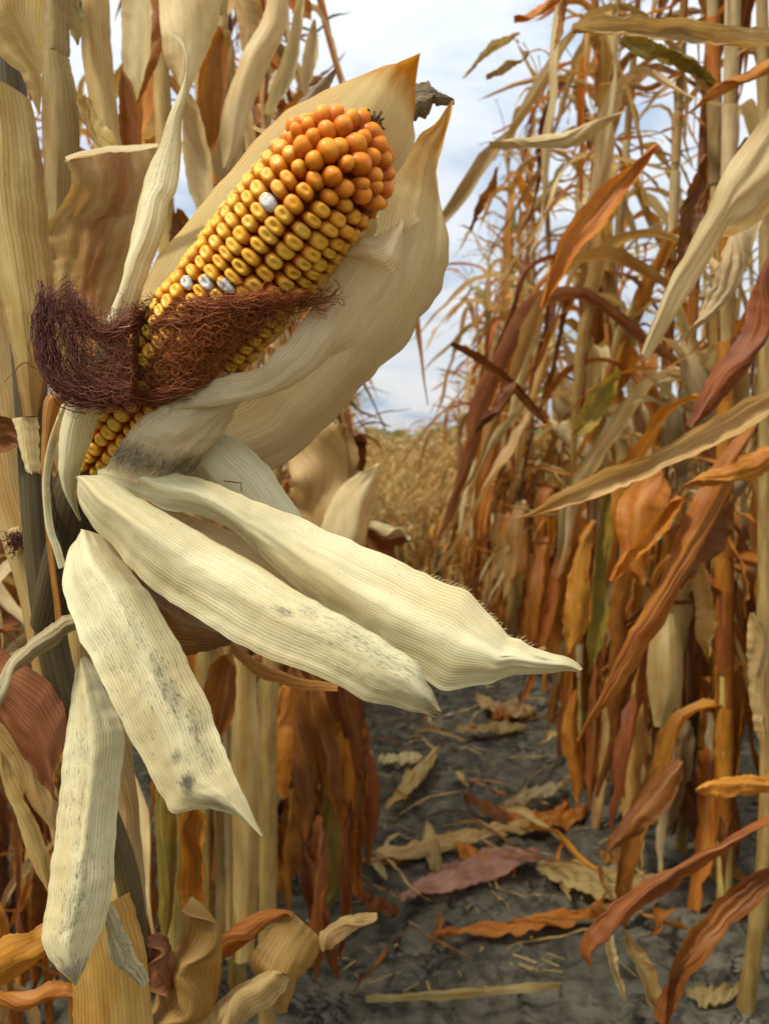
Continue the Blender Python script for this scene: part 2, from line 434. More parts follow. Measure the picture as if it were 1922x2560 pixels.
def simple_mat(name, a, b, scale=60, rough=0.8, spec=0.2, bump=0.3, dist=0.001, coord='Object', stretch=(1, 1, 1)):
    m, nt = new_mat(name)
    tc = N(nt, 'ShaderNodeTexCoord')
    mp = N(nt, 'ShaderNodeMapping'); mp.inputs['Scale'].default_value = stretch; L(nt, tc.outputs[coord], mp.inputs[0])
    nz = N(nt, 'ShaderNodeTexNoise', Scale=scale, Detail=5.0, Roughness=0.65); L(nt, mp.outputs[0], nz.inputs['Vector'])
    c = mixc(nt, ramp(nt, nz.outputs[0], 0.35, 0.65), a, b)
    bp = N(nt, 'ShaderNodeBump', Strength=bump, Distance=dist); L(nt, nz.outputs[0], bp.inputs['Height'])
    p = N(nt, 'ShaderNodeBsdfPrincipled'); L(nt, c, p.inputs['Base Color']); L(nt, bp.outputs[0], p.inputs['Normal'])
    p.inputs['Roughness'].default_value = rough; p.inputs['Specular IOR Level'].default_value = spec
    o = N(nt, 'ShaderNodeOutputMaterial'); L(nt, p.outputs[0], o.inputs[0])
    return m
M['mould_white'] = simple_mat('kernel_mouldy', (0.82, 0.79, 0.70), (0.50, 0.46, 0.38), 500, bump=0.6)
M['cob'] = simple_mat('cob_core', (0.22, 0.05, 0.008), (0.12, 0.025, 0.006), 300)
M['scar'] = simple_mat('scar_dark', (0.035, 0.018, 0.01), (0.16, 0.09, 0.05), 500)
M['tree'] = simple_mat('tree_foliage', (0.15, 0.19, 0.035), (0.20, 0.23, 0.06), 0.6, bump=0)
M['trunk'] = simple_mat('bark', (0.12, 0.09, 0.06), (0.07, 0.05, 0.035), 6)

def silk_mat():
    m, nt = new_mat('silk')
    tn = N(nt, 'ShaderNodeAttribute', attribute_name='tone')
    g = N(nt, 'ShaderNodeNewGeometry')
    c = mixc(nt, tn.outputs['Fac'], (0.12, 0.030, 0.014), (0.42, 0.105, 0.014))
    c = mixc(nt, ramp(nt, g.outputs['Random Per Island'], 0.0, 1.0, 0.0, 0.5), c, (0.055, 0.013, 0.012))
    c = mixc(nt, ramp(nt, g.outputs['Random Per Island'], 0.94, 0.97, 0, 0.8), c, (0.42, 0.22, 0.10))
    p = N(nt, 'ShaderNodeBsdfPrincipled'); L(nt, c, p.inputs['Base Color']); p.inputs['Roughness'].default_value = 0.5
    p.inputs['Specular IOR Level'].default_value = 0.3
    o = N(nt, 'ShaderNodeOutputMaterial'); L(nt, p.outputs[0], o.inputs[0])
    return m
M['silk'] = silk_mat()

def soil_mat():
    m, nt = new_mat('soil')
    g = N(nt, 'ShaderNodeNewGeometry')
    P = g.outputs['Position']
    n1 = N(nt, 'ShaderNodeTexNoise', Scale=5.0, Detail=6.0, Roughness=0.65); L(nt, P, n1.inputs['Vector'])
    n2 = N(nt, 'ShaderNodeTexNoise', Scale=26.0, Detail=8.0, Roughness=0.62); L(nt, P, n2.inputs['Vector'])
    wv = N(nt, 'ShaderNodeVectorMath', operation='SCALE'); wv.inputs['Scale'].default_value = 0.35
    L(nt, n1.outputs['Color'], wv.inputs[0])
    ad = N(nt, 'ShaderNodeVectorMath', operation='ADD'); L(nt, P, ad.inputs[0]); L(nt, wv.outputs[0], ad.inputs[1])
    vo = N(nt, 'ShaderNodeTexVoronoi', feature='DISTANCE_TO_EDGE', Scale=8.0); L(nt, ad.outputs[0], vo.inputs['Vector'])
    crack = ramp(nt, vo.outputs['Distance'], 0.0, 0.035, 0, 1)
    c = mixc(nt, ramp(nt, n1.outputs[0], 0.35, 0.65), (0.088, 0.078, 0.050), (0.170, 0.150, 0.095))
    c = mixc(nt, ramp(nt, n2.outputs[0], 0.36, 0.56), (0.040, 0.035, 0.022), c)
    crk = math_(nt, 'MULTIPLY', ramp(nt, crack, 0, 1, 0.8, 0), ramp(nt, n1.outputs[0], .45, .62))
    c = mixc(nt, crk, c, (0.022, 0.020, 0.016))
    h = math_(nt, 'ADD', math_(nt, 'MULTIPLY', n2.outputs[0], 0.6), math_(nt, 'MULTIPLY', crk, -0.5))
    bp = N(nt, 'ShaderNodeBump', Strength=1.0, Distance=0.035); L(nt, h, bp.inputs['Height'])
    p = N(nt, 'ShaderNodeBsdfPrincipled'); L(nt, c, p.inputs['Base Color']); L(nt, bp.outputs[0], p.inputs['Normal'])
    p.inputs['Roughness'].default_value = 0.85; p.inputs['Specular IOR Level'].default_value = 0.2
    o = N(nt, 'ShaderNodeOutputMaterial'); L(nt, p.outputs[0], o.inputs[0])
    return m
M['soil'] = soil_mat()

# ------------------------------------------------------------------ ground
def gz(y):
    """the field falls away beyond three metres and levels out far off"""
    y = np.asarray(y, float)
    a = np.clip((y - 2.6) / 2.0, 0, 1)
    z = -0.12 * np.where(y < 4.6, a * a * 1.0, (y - 3.6))
    return np.maximum(z, -1.5) if z.ndim else max(float(z), -1.5)

def hscale(y):
    """the crop is stunted in the dip of the field and full height again beyond it"""
    return float(np.interp(y, [1.6, 3, 5, 8, 11, 16], [1.0, .88, .72, .63, .80, 1.0]))

def soil():
    ys = np.r_[np.linspace(-6, 0.6, 12)[:-1], np.linspace(0.6, 5.2, 330)[:-1], 5.2 * (300 / 5.2) ** np.linspace(0, 1, 90)]
    xs = np.r_[-300 * 0.004 ** np.linspace(0, 1, 20)[:-1], np.linspace(-1.2, 1.7, 190), 1.7 + 0.02 * (15000 ** np.linspace(0, 1, 26)[1:])]
    X, Y = np.meshgrid(xs, ys)
    Z = gz(Y).copy()
    for i in range(X.shape[0]):
        if ys[i] < 0.4 or ys[i] > 7: continue
        for j in range(X.shape[1]):
            x = X[i, j]
            if x < -1.3 or x > 1.9: continue
            p = Vector((x * 3, ys[i] * 3, 0.0))
            h = 0.022 * mnoise.noise(p) + 0.014 * mnoise.noise(p * 3.1) + 0.011 * mnoise.noise(p * 8.3)
            c = mnoise.noise(p * 14)
            Z[i, j] += h + 0.028 * max(0, c - 0.12)
    # a low ridge of soil under each row
    for rx in (-0.23, 0.53, 1.29, -0.99):
        Z += 0.035 * np.exp(-((X - rx) / 0.12) ** 2)
    mb = MB()
    P = np.stack([X, Y, Z], -1)
    mb.grid(P, np.stack([X, Y], -1))
    o = mb.build('soil_ground', M['soil'])
    tag(o, 'dark grey dry cracked soil of the path and field', 'ground', kind='structure')
soil()

# ------------------------------------------------------------------ corn plants of the rows
rng = random.Random(11)

def blade(mb, base, az, length, width, pitch0, pitch1, bend, bw, twist, curl, seed, nu=16, nv=4, ripple=0.006, mi=0, tone=0.0, swirl=0.6, zmin=None, w0=0.55, crinkle=0.34):
    rs = np.random.RandomState(seed)
    s = np.linspace(0, 1, nu + 1)
    x = np.clip((s - bend) / bw + 0.5, 0, 1); x = x * x * (3 - 2 * x)
    pit = pitch0 + (pitch1 - pitch0) * x + crinkle * wob(s * 1.6, seed, 3)
    a = az + swirl * wob(s * 0.8, seed + 1, 2) * s * 2
    T = np.stack([np.cos(pit) * np.cos(a), np.cos(pit) * np.sin(a), np.sin(pit)], 1)
    C = base + np.r_[np.zeros((1, 3)), np.cumsum((T[1:] + T[:-1]) / 2 * (length / nu), axis=0)]
    if zmin is not None:
        C[:, 2] = np.maximum(C[:, 2], zmin + 0.01)
    S0 = np.stack([-np.sin(a), np.cos(a), np.zeros_like(a)], 1)
    N0 = np.cross(T, S0)
    roll = twist * s ** 1.3 + 0.35 * wob(s * 1.1, seed + 2, 2) * s
    S = S0 * np.cos(roll)[:, None] + N0 * np.sin(roll)[:, None]
    Nn = np.cross(T, S)
    wd = width * np.clip(w0 + 1.8 * s, 0, 1) * np.clip(1 - s ** 3.0, 0.02, 1) ** 0.8 * (1 + 0.08 * wob(s * 3, seed + 3, 2))
    wl = np.clip(1 + .16 * enoise(s, seed + 8), .25, 1.25); wr_ = np.clip(1 + .16 * enoise(s, seed + 9), .25, 1.25)
    for q in range(3):
        (wl if rs.rand() < .5 else wr_)[rs.randint(nu // 3, nu + 1)] *= rs.uniform(.25, .8)
    cu = curl * (0.5 + 0.7 * s + 0.3 * wob(s, seed + 4, 2))
    v = np.linspace(-1, 1, nv + 1)
    ang = cu[:, None] * v[None]
    cc = np.where(np.abs(cu) < 0.05, 0.05, cu)[:, None]
    lx = np.sin(cc * v[None]) / cc * wd[:, None] / 2
    ln = (1 - np.cos(cc * v[None])) / np.abs(cc) * wd[:, None] / 2
    ln = ln + ripple * (wob(s * 3.5, seed + 6, 3)[:, None] * np.maximum(v, 0)[None] ** 2 + wob(s * 3.2, seed + 7, 3)[:, None] * np.maximum(-v, 0)[None] ** 2)
    lx = lx * np.where(v[None] < 0, wl[:, None], wr_[:, None])
    ln = ln + .12 * np.abs(lx)
    P = C[:, None] + S[:, None] * lx[..., None] + Nn[:, None] * ln[..., None]
    uv = np.zeros((nu + 1, nv + 1, 2)); uv[..., 0] = (s * length)[:, None] + seed * .31; uv[..., 1] = (v * width / 2)[None] + seed * .17
    mb.grid(P, uv, tone, -np.exp(-(v / .12) ** 2)[None] * (1 - s)[:, None] if nv > 3 else 0.0, mi)

def sheath(mb, C, rad, seed, sides=8, open_=0.5):
    """leaf sheath wrapped round the stalk along C"""
    C = np.asarray(C, float); n = len(C)
    a0 = seed * 1.7
    a = np.linspace(a0 + open_ / 2, a0 + 2 * np.pi - open_ / 2, sides + 1)
    T = np.gradient(C, axis=0); T /= np.linalg.norm(T, axis=1)[:, None]
    X = np.cross(T, [0.2, 0.97, 0.1]); X /= np.linalg.norm(X, axis=1)[:, None]
    Y = np.cross(T, X)
    rr = rad * (1 + 0.05 * wob(np.linspace(0, 2, n), seed, 2))
    P = C[:, None] + rr[:, None, None] * (np.cos(a)[None, :, None] * X[:, None] + np.sin(a)[None, :, None] * Y[:, None])
    uv = np.zeros((n, sides + 1, 2)); uv[..., 0] = np.linspace(0, 0.17, n)[:, None]; uv[..., 1] = (a * rad.mean())[None]
    mb.grid(P, uv, 0.0, 0.0)

LEAFM = ['tan', 'pale', 'orange', 'rust', 'red', 'green']
def pick_leaf_mat(r, h, far=False):
    """upper leaves bleached, lower leaves rusty, a few still green"""
    x = r.random()
    if far and x > .32: return r.choice(['tan', 'pale', 'gold', 'orange', 'tan'])
    if x < 0.012: return 'green'
    low = 1 - min(1, max(0, (h - 0.35) / 1.3))
    y = r.random()
    if y < 0.03 + 0.26 * low: return 'rust'
    if y < 0.28 + 0.58 * low: return 'orange'
    if y < 0.29 + 0.60 * low: return 'red'
    if r.random() < .25: return 'gold'
    return 'tan' if r.random() < 0.6 else 'pale'

def ear_mesh(mb, base, az, el, seed, length=0.21, rad=0.025):
    d = np.array([math.cos(el) * math.cos(az), math.cos(el) * math.sin(az), math.sin(el)])
    t = np.linspace(0, 1, 12)
    C = base + d[None] * (t * length)[:, None] + np.array([0, 0, -0.02])[None] * (t ** 2)[:, None]
    r = rad * np.clip(np.sin(np.pi * (0.10 + 0.86 * t)) ** 0.6, 0.1, 1) * np.where(t > .7, 1 - 0.75 * ((t - .7) / .3) ** 1.3, 1)
    mb.tube(C, r, 10)
    rs = np.random.RandomState(seed)
    for k in range(4):                       # loose husk tips
        blade(mb, C[8 - k], az + rs.uniform(-1.4, 1.4), length * rs.uniform(.45, .8), 0.03, el + rs.uniform(-.5, .4), el - rs.uniform(.3, 1.6), .5, .6, rs.uniform(-1, 1), .9, seed + k, 8, 3, .002)

def make_plant(seed, nu=24, nv=6, detail=True, far=False):
    """returns [(part name, mesh)] of a dry corn plant standing at the origin"""
    r = random.Random(seed)
    H = r.uniform(2.0, 2.35)
    lean = (r.uniform(-.05, .05), r.uniform(-.05, .05))
    nn = 14
    zz = np.linspace(-0.03, H * 0.93, 40 if detail else 14)
    bx, by = r.uniform(-.03, .03), r.uniform(-.03, .03)
    def cx(z): z = np.asarray(z, float); return np.stack([lean[0] * z + bx * np.sin(z * 2), lean[1] * z + by * np.sin(z * 1.7 + 1), z], -1)
    rad = np.interp(zz, [0, 0.5, 1.4, H], [0.0125, 0.0115, 0.0085, 0.0035])
    node = 0.155
    if detail:
        rad = rad * (1 + 0.22 * np.exp(-((((zz + node / 2) % node) - node / 2) / 0.012) ** 2))
    parts = []
    mb = MB(); mb.tube(cx(zz), rad, 8 if detail else 5, tone=0.15); parts.append(('stalk', mb.mesh('stalk', [M['stalk']])))
    az = r.uniform(0, 2 * np.pi)
    z = 0.16
    k = 0
    while z < H * 0.92 and k < 20:
        f = z / H
        az += np.pi + r.uniform(-.5, .5)
        ln = r.uniform(.5, .78) * (0.75 + 0.5 * math.sin(np.pi * min(1, f + .1)))
        wd = r.uniform(.026, .052) * (0.8 + 0.4 * math.sin(np.pi * min(1, f + .1)))
        if f < 0.33:      # old bottom leaves hang straight down
            p0, p1, be, bw = r.uniform(-.2, .5), r.uniform(-1.55, -1.2), r.uniform(.05, .15), .3
            ln *= 0.70; wd *= 1.25
        elif f < 0.72:
            p0, p1, be, bw = r.uniform(.25, 1.1), r.uniform(-1.5, -.7), r.uniform(.18, .42), r.uniform(.15, .5)
        else:
            p0, p1, be, bw = r.uniform(.35, 1.2), r.uniform(-1.3, .4), r.uniform(.35, .65), r.uniform(.3, .7)
            ln *= 0.85
        top = min(z + r.uniform(.10, .15), H * .93)
        if far: ln *= .8
        mb = MB()
        if detail:
            zs = np.linspace(z, top, 6)
            sheath(mb, cx(zs), np.interp(zs, [0, .5, 1.4, H], [.0155, .0145, .011, .006]) + 0.0012 * np.linspace(0, 1, 6), seed * 13 + k, open_=r.uniform(.2, .9))
        blade(mb, cx(top) + 0.008 * np.array([math.cos(az), math.sin(az), 0]), az, ln, wd, p0, p1, be, bw, r.uniform(-2.2, 2.2), r.choice([-1, 1]) * r.uniform(.5, 1.6), seed * 31 + k,
              nu, nv, ripple=r.uniform(.004, .012), zmin=0.0, tone=np.linspace(0, r.choice([0, 0, .5, 1]), nu + 1)[:, None])
        mname = pick_leaf_mat(r, z, far)
        parts.append(('leaf', mb.mesh('leaf', [M[mname]])))
        z += r.uniform(.10, .17) * (.6 if f < .36 else 1); k += 1
    for q in range(16 if detail and not far else (6 if detail else 3)):   # narrow torn leaves
        z = H * .97 * (.12 + .88 * r.random() ** .75); mb = MB()
        blade(mb, cx(z), r.uniform(0, 6.28), r.uniform(.14, .42), r.uniform(.009, .026), r.uniform(-.6, 1.3), r.uniform(-1.5, .6), r.uniform(.1, .6), r.uniform(.1, .6), r.uniform(-3, 3), r.uniform(.6, 1.8), seed * 57 + q,
              14 if detail else 6, 2, ripple=.006, zmin=0.0, crinkle=.6, w0=.4)
        parts.append(('leaf', mb.mesh('leaf', [M[pick_leaf_mat(r, z, far)]])))
    if r.random() < .8:
        mb = MB(); ear_mesh(mb, cx(r.uniform(.75, 1.0)), r.uniform(0, 6.28), r.choice([r.uniform(.6, 1.2), r.uniform(-1.3, -.5)]), seed * 7)
        parts.append(('ear', mb.mesh('ear', [M[r.choice(['pale', 'tan', 'tan'])]])))
    mb = MB()
    tz = H * 0.92
    for q in range(7 if detail else 4):
        a = r.uniform(0, 6.28); e0 = r.uniform(.9, 1.5) if q else 1.5; l = r.uniform(.14, .24)
        s = np.linspace(0, 1, 7)
        pt = e0 - s * r.uniform(.2, 1.6)
        st = np.stack([np.cos(pt) * math.cos(a), np.cos(pt) * math.sin(a), np.sin(pt)], 1) * l / 6
        mb.tube(cx(tz) + np.cumsum(st, 0), np.full(7, .0022) * (1 + .3 * np.sin(np.arange(7) * 2.2)), 4)
    parts.append(('tassel', mb.mesh('tassel', [M['tassel']])))
    return parts

def join_parts(parts, name):
    """one mesh from a plant's parts, for plants too far off to show them"""
    V, F, U, T_, MI = [], [], [], [], []
    n = 0
    mats = []
    for nm, me in parts:
        v = np.zeros(len(me.vertices) * 3, np.float32); me.vertices.foreach_get('co', v); v = v.reshape(-1, 3)
        f = np.zeros(len(me.loops), np.int32); me.loops.foreach_get('vertex_index', f); f = f.reshape(-1, 4)
        u = np.zeros(len(me.loops) * 2, np.float32); me.uv_layers[0].data.foreach_get('uv', u)
        uvv = np.zeros((len(v), 2)); uvv[f.ravel()] = u.reshape(-1, 2)
        t = np.zeros(len(v), np.float32); me.attributes['tone'].data.foreach_get('value', t)
        m = me.materials[0]
        if m not in mats: mats.append(m)
        V.append(v); F.append(f + n); U.append(uvv); T_.append(t); MI.append(np.full(len(f), mats.index(m))); n += len(v)
    return V, F, U, T_, MI, mats

def joined_mb(parts):
    V, F, U, T_, MI, mats = join_parts(parts, '')
    mb = MB(); mb.v, mb.f, mb.uv, mb.tone, mb.mi = V, F, U, T_, MI
    mb.mold = [np.zeros(len(x)) for x in V]; mb.n = sum(len(x) for x in V)
    return mb, mats

PROTO = [make_plant(100 + i) for i in range(12)]
JOINED = []
for i in range(10):
    mb, mats = joined_mb(make_plant(300 + i, 14, 2, far=True))
    JOINED.append(mb.mesh('corn_plant', mats))

def place_plant(x, y, k, rz, sc, label, group, parts=True, slim=1.0):
    z = float(gz(y)) + 0.0
    if parts:
        root = empty('corn_plant', (x, y, z), label, 'corn plant', group)
        for nm, me in PROTO[k % len(PROTO)]:
            o = bpy.data.objects.new(nm, me); COL.objects.link(o); o.parent = root
    else:
        root = bpy.data.objects.new('corn_plant', JOINED[k % len(JOINED)]); COL.objects.link(root)
        root.location = (x, y, z)
        tag(root, label, 'corn plant', group)
    root.rotation_euler = (0, 0, rz)
    root.scale = (sc * slim, sc * slim, sc)
    return root

LABEL = {
    ('L', 1): ('dry corn plant with rusty lower leaves in the row left of the path', 'corn plants of the left row'),
    ('L', 0): ('small far corn plant towards the end of the left row', 'far corn plants of the left row'),
    ('R', 1): ('dry corn plant with hanging orange leaves in the row right of the path', 'corn plants of the right row'),
    ('R', 0): ('small far corn plant towards the end of the right row', 'far corn plants of the right row'),
    ('R2', 0): ('corn plant half hidden behind the row right of the path', 'corn plants of the second right row'),
    ('L2', 0): ('corn plant half hidden behind the row left of the path', 'corn plants of the second left row'),
}
count = 0
def row(x, y0, y1, dy, key, parts_to, seed, jit=0.035, k=1.0):
    global count
    r = random.Random(seed)
    y = y0
    while y < y1:
        near = y < parts_to
        lb, gp = LABEL[(key, 1 if near else 0)]
        sc = k * r.uniform(.92, 1.10) * hscale(y)
        place_plant(x + r.uniform(-jit, jit), y, r.randrange(100), r.uniform(0, 6.28), sc, lb, gp, near, .62 if key == 'L' and k == 1 else 1.0)
        count += 1
        y += dy * r.uniform(.75, 1.3)
row(-0.29, 1.45, 12, 0.17, 'L', 5.0, 5)
row(0.57, 1.72, 13, 0.14, 'R', 5.0, 6, jit=.06)
row(-0.19, 1.62, 3.6, 0.2, 'L', 5.0, 9, k=.5)
row(1.30, 1.3, 9, 0.22, 'R2', 0, 7)
row(-1.03, 1.3, 6, 0.2, 'L2', 0, 8)
for i, (x, y) in enumerate(((-.46, 1.0), (-.40, 1.2), (-.62, 1.25), (-.55, 1.5), (-.42, .86), (-.75, 1.7))):
    place_plant(x, y, i, i * 1.3 + .4, .55, 'dry corn plant standing deep in the shade behind the hanging husks', 'corn plants behind the hanging husks')

# the rest of the field, uncountable
def far_field():
    r = random.Random(77)
    protos = [joined_mb(make_plant(500 + i, 7, 2, detail=False, far=True)) for i in range(6)]
    allm = []
    for _, ms in protos:
        for m in ms:
            if m not in allm: allm.append(m)
    out = MB()
    def put(x, y, sc=1.0):
        mb, ms = protos[r.randrange(6)]
        a = r.uniform(0, 6.28); c, s_ = math.cos(a), math.sin(a)
        Rm = np.array([[c, -s_, 0], [s_, c, 0], [0, 0, 1]]) * r.uniform(.88, 1.1) * sc
        o = np.array([x, y, float(gz(y))])
        for V, F, U, T_, MI in zip(mb.v, mb.f, mb.uv, mb.tone, mb.mi):
            f0 = F - F.min()
            out.v.append(V @ Rm.T + o); out.f.append(f0 + out.n); out.uv.append(U + r.random()); out.tone.append(T_); out.mold.append(np.zeros(len(V)))
            out.mi.append(np.array([allm.index(ms[q]) for q in MI])); out.n += len(V)
    for i in range(-6, 22):
        x = -0.27 + 0.79 * i
        if i in (0, 1): y0 = 12.5
        elif i == 2: y0 = 9
        elif i == -1: y0 = 6
        else: y0 = max(1.2, abs(x) * 0.9)
        if i < -3: y0 = max(y0, 6)
        dy = 0.22 if i < 2 else 0.34
        y = y0
        while y < 34:
            if abs(x) < y * 0.62 + 1.0:
                put(x + r.uniform(-.05, .05), y + r.uniform(-.06, .06), 1.0 if i < -1 else hscale(y))
            y += dy * (1 + y / 16)
    for k in range(260):                               # beyond ten metres the gap between the rows is overgrown
        y = 7.5 + 22 * r.random() ** 1.5; put(r.uniform(-.15, .5), y, hscale(y) * r.uniform(.7, 1.0))
    o = out.build('corn_field', allm)
    tag(o, 'mass of dry corn stretching behind the near rows to the horizon', 'corn field', kind='stuff')
far_field()

# trees on the horizon
def treeline():
    r = random.Random(5)
    mb = MB()
    for i in range(150):
        x = -45 + i * 0.8 + r.uniform(-.5, .5); y = 85 + r.uniform(-4, 4); h = r.uniform(2.3, 3.1)
        for k in range(60):
            a, b = r.uniform(0, 6.28), r.random()
            rr = 1.5 * math.sqrt(r.random()) * (1 - 0.5 * b)
            c = np.array([x + rr * math.cos(a), y + rr * math.sin(a), -1.5 + h * (0.15 + .85 * b)])
            s = r.uniform(.2, .45)
            n = Vector((r.gauss(0, 1), r.gauss(0, 1), r.gauss(0, 1))).normalized(); t = n.orthogonal().normalized(); u = n.cross(t)
            q = np.array([c + s * np.array(t), c + s * np.array(u), c - s * np.array(t), c - s * np.array(u)])
            mb.raw(q, np.array([[0, 1, 2, 3]]))
    o = mb.build('distant_woods', M['tree'])
    tag(o, 'low green line of distant woods on the horizon', 'woods', kind='stuff')
treeline()

# ------------------------------------------------------------------ the ear in front: cob and kernels
HB = np.array([-0.17, 0.50, 0.0])
hero = empty('corn_plant', HB, 'pale corn plant at far left carrying the big opened ear of orange kernels', 'corn plant')
def hb(mb, name, mats, parent=None, label=None):
    o = mb.build(name, mats, parent or hero, HB)
    if label: o['label'] = label
    return o
def proj(P):
    v = np.asarray(P) - CAM
    d = v @ FWD
    return np.stack([961 + FOC * (v @ RT) / d, 1280 - FOC * (v @ UP) / d, d], -1)

A0 = at(246, 1150, 0.450); A1 = at(930, 306, 0.375)
AX = A1 - A0; CL = np.linalg.norm(AX); AX = AX / CL
toc = CAM - (A0 + A1) / 2; toc /= np.linalg.norm(toc)
AY = np.cross(AX, toc); AY /= np.linalg.norm(AY)      # sideways
AZ = np.cross(AY, AX); AZ *= np.sign(AZ @ toc)        # towards the viewer
def crown_r(q):
    return np.interp(q, [-.02, 0, .1, .25, .45, .68, .80, .88, .94, .985, 1.0], [.018, .0195, .0218, .0240, .0260, .0268, .0262, .0243, .0202, .0125, .005])

def kernel_mesh(a, b, c, dent, round_, seed):
    """one kernel: x across the row, y along it, z outwards; returns vertices, quads and crown amount"""
    r = np.random.RandomState(seed)
    nu_, nv_ = 18, 11
    th = np.linspace(0, 2 * np.pi, nu_, endpoint=False)
    ph = np.linspace(-np.pi / 2, np.pi / 2, nv_)
    e1 = 0.86 if not round_ else 0.97
    e2 = 0.70 if not round_ else 0.93
    sp = lambda x, e: np.sign(x) * np.abs(x) ** e
    C, S = sp(np.cos(ph), e2)[:, None], sp(np.sin(ph), e2)[:, None]
    x = a * C * sp(np.cos(th), e1)[None]; y = b * C * sp(np.sin(th), e1)[None]; z = c * S * np.ones_like(th)[None]
    zn = z / c
    x = x * (0.98 - 0.10 * np.clip(zn, 0, 1) ** 2); y = y * (1.0 - 0.06 * np.clip(zn, 0, 1) ** 2)
    x = x * (1 + r.uniform(-.05, .05) * np.sign(y)); y = y * (1 + r.uniform(-.08, .08) * x / a)
    d = dent * np.exp(-((x / (a * .46)) ** 2 + (y / (b * .38)) ** 2)) * (zn > 0)
    z = z - d
    V = np.stack([x, y, z], -1).reshape(-1, 3)
    i = np.arange(nu_ * nv_).reshape(nv_, nu_); j = np.roll(i, -1, 1)
    F = np.stack([i[:-1], j[:-1], j[1:], i[1:]], -1).reshape(-1, 4)
    return V, F, np.clip(zn * .5 + .5, 0, 1).reshape(-1)

rs = np.random.RandomState(4)
KER = []                                              # (position, x axis, y axis, z axis, a, b, c, round)
NR = 18
for i in range(NR):
    ph0 = 2 * np.pi * (i + .5) / NR
    q = 0.0 + rs.uniform(0, .02)
    stop = .888 + rs.uniform(-.02, .02)
    while q < stop:
        stp = .0056 * (1 + .13 * rs.randn() * .7)
        ph = ph0 + .035 * math.sin(q * 9 + i) + rs.uniform(-.02, .02) + 0.10 * (q - .4)
        rc = crown_r(q) + rs.uniform(-.0006, .0006)
        out_ = AZ * math.cos(ph) + AY * math.sin(ph)
        tilt = np.interp(q, [0, .7, .85], [0.0, 0.05, .45])
        n = out_ * math.cos(tilt) + AX * math.sin(tilt)
        y = AX * math.cos(tilt) - out_ * math.sin(tilt)
        x = np.cross(y, n)
        a = math.pi * rc / NR * rs.uniform(.93, 1.0); b = stp * .5 * rs.uniform(.97, 1.06)
        a *= 1 + .05 * rs.randn(); b *= 1 + .06 * rs.randn()
        rd = min(1, max(0, (q - .74) / .2))
        c = .0055 * rs.uniform(.92, 1.05)
        p = A0 + AX * (q * CL) + out_ * rc - n * c
        KER.append((p, x, y, n, a, b * (1 + .25 * rd), c, rd))
        q += stp * (1 + .25 * rd) / CL
for q, n_, tl, r0 in ((.897, 17, .46, .0238), (.925, 15, .66, .0217), (.951, 12, .90, .0185), (.974, 10, 1.10, .0143), (.990, 7, 1.28, .0095), (.999, 4, 1.45, .0048)):
    for k in range(n_):
        ph = 2 * np.pi * (k + rs.uniform(-.12, .12)) / n_ + q * 40
        t_ = tl + rs.uniform(-.1, .1)
        out_ = AZ * math.cos(ph) + AY * math.sin(ph)
        n = out_ * math.cos(t_) + AX * math.sin(t_); y = AX * math.cos(t_) - out_ * math.sin(t_); x = np.cross(y, n)
        sz = rs.uniform(.0034, .0047)
        p = A0 + AX * ((q + rs.uniform(-.008, .008)) * CL) + out_ * r0 - n * .004
        if q > .98 and k == 0: continue
        KER.append((p, x, y, n, sz * rs.uniform(.95, 1.12), sz * rs.uniform(.82, 1.0), .0054 * rs.uniform(.9, 1.1), True))

mb = MB()
qs = np.linspace(-.03, .985, 40)
mb.tube(A0 + AX[None] * (qs * CL)[:, None], np.maximum(crown_r(qs) - .0065, .002), 24)
cob = hb(mb, 'cob', M['cob'])
mouldy = [(463, 721), (491, 700), (523, 721), (546, 694), (662, 480)]
vis = []
for i, k in enumerate(KER):
    c = proj(k[0] + k[3] * .005); v = CAM - k[0]; v /= np.linalg.norm(v)
    f = float(k[3] @ v)
    hid = c[1] > 745 + 0 * c[0]                        # under the silk
    vis.append((f if f > 0.05 else -1) * (k[4] * k[5]) / c[2] ** 2 * (0.15 if hid else 1))
order = np.argsort(-np.array(vis))
best = set(order[:100].tolist())
white = {}
for mx_, my_ in mouldy:
    dd = [np.hypot(*(proj(k[0] + k[3] * .005)[:2] - (mx_, my_))) + (0 if vis[i] > 0 else 1e6) for i, k in enumerate(KER)]
    j = int(np.argmin(dd)); white[j] = 1
    if j not in best:
        drop = [q for q in order[:100][::-1] if q in best and q not in white][0]
        best.discard(drop); best.add(j)
rest = MB()
for i, (p, x, y, n, a, b, c, rd) in enumerate(KER):
    V, F, cr_ = kernel_mesh(a, b, c, rs.uniform(.0012, .0023) * (1 - rd) + (.0005 if rs.rand() < .4 else 0), rd > .6, i)
    Rm = np.stack([x, y, n], 1)
    if i in best:
        m1 = MB(); m1.raw(V, F, cr_)
        m1.mold = [np.full(len(V), float(rd))]
        wht = i in white
        me = m1.mesh('kernel', [M['kernel'], M['mould_white']])
        if wht:
            sel = np.array([1 if cr_[f].mean() > .70 and V[f][:, 0].mean() > -.0022 + .0012 * math.sin(9e3 * V[f][:, 1].mean()) else 0 for f in F]); me.polygons.foreach_set('material_index', sel.astype(np.int32))
        o = bpy.data.objects.new('kernel', me); COL.objects.link(o); o.parent = cob
        o.matrix_local = Matrix(np.vstack([np.hstack([Rm, (p - HB)[:, None]]), [0, 0, 0, 1]]).tolist())
        if wht: o['label'] = 'white mouldy kernel'
    else:
        rest.raw(V @ Rm.T + p, F, cr_); rest.mold[-1] = np.full(len(V), float(rd))
o = hb(rest, 'kernels_remaining', M['kernel'], cob); o['kind'] = 'stuff'
mb = MB()                                             # dry scar at the tip
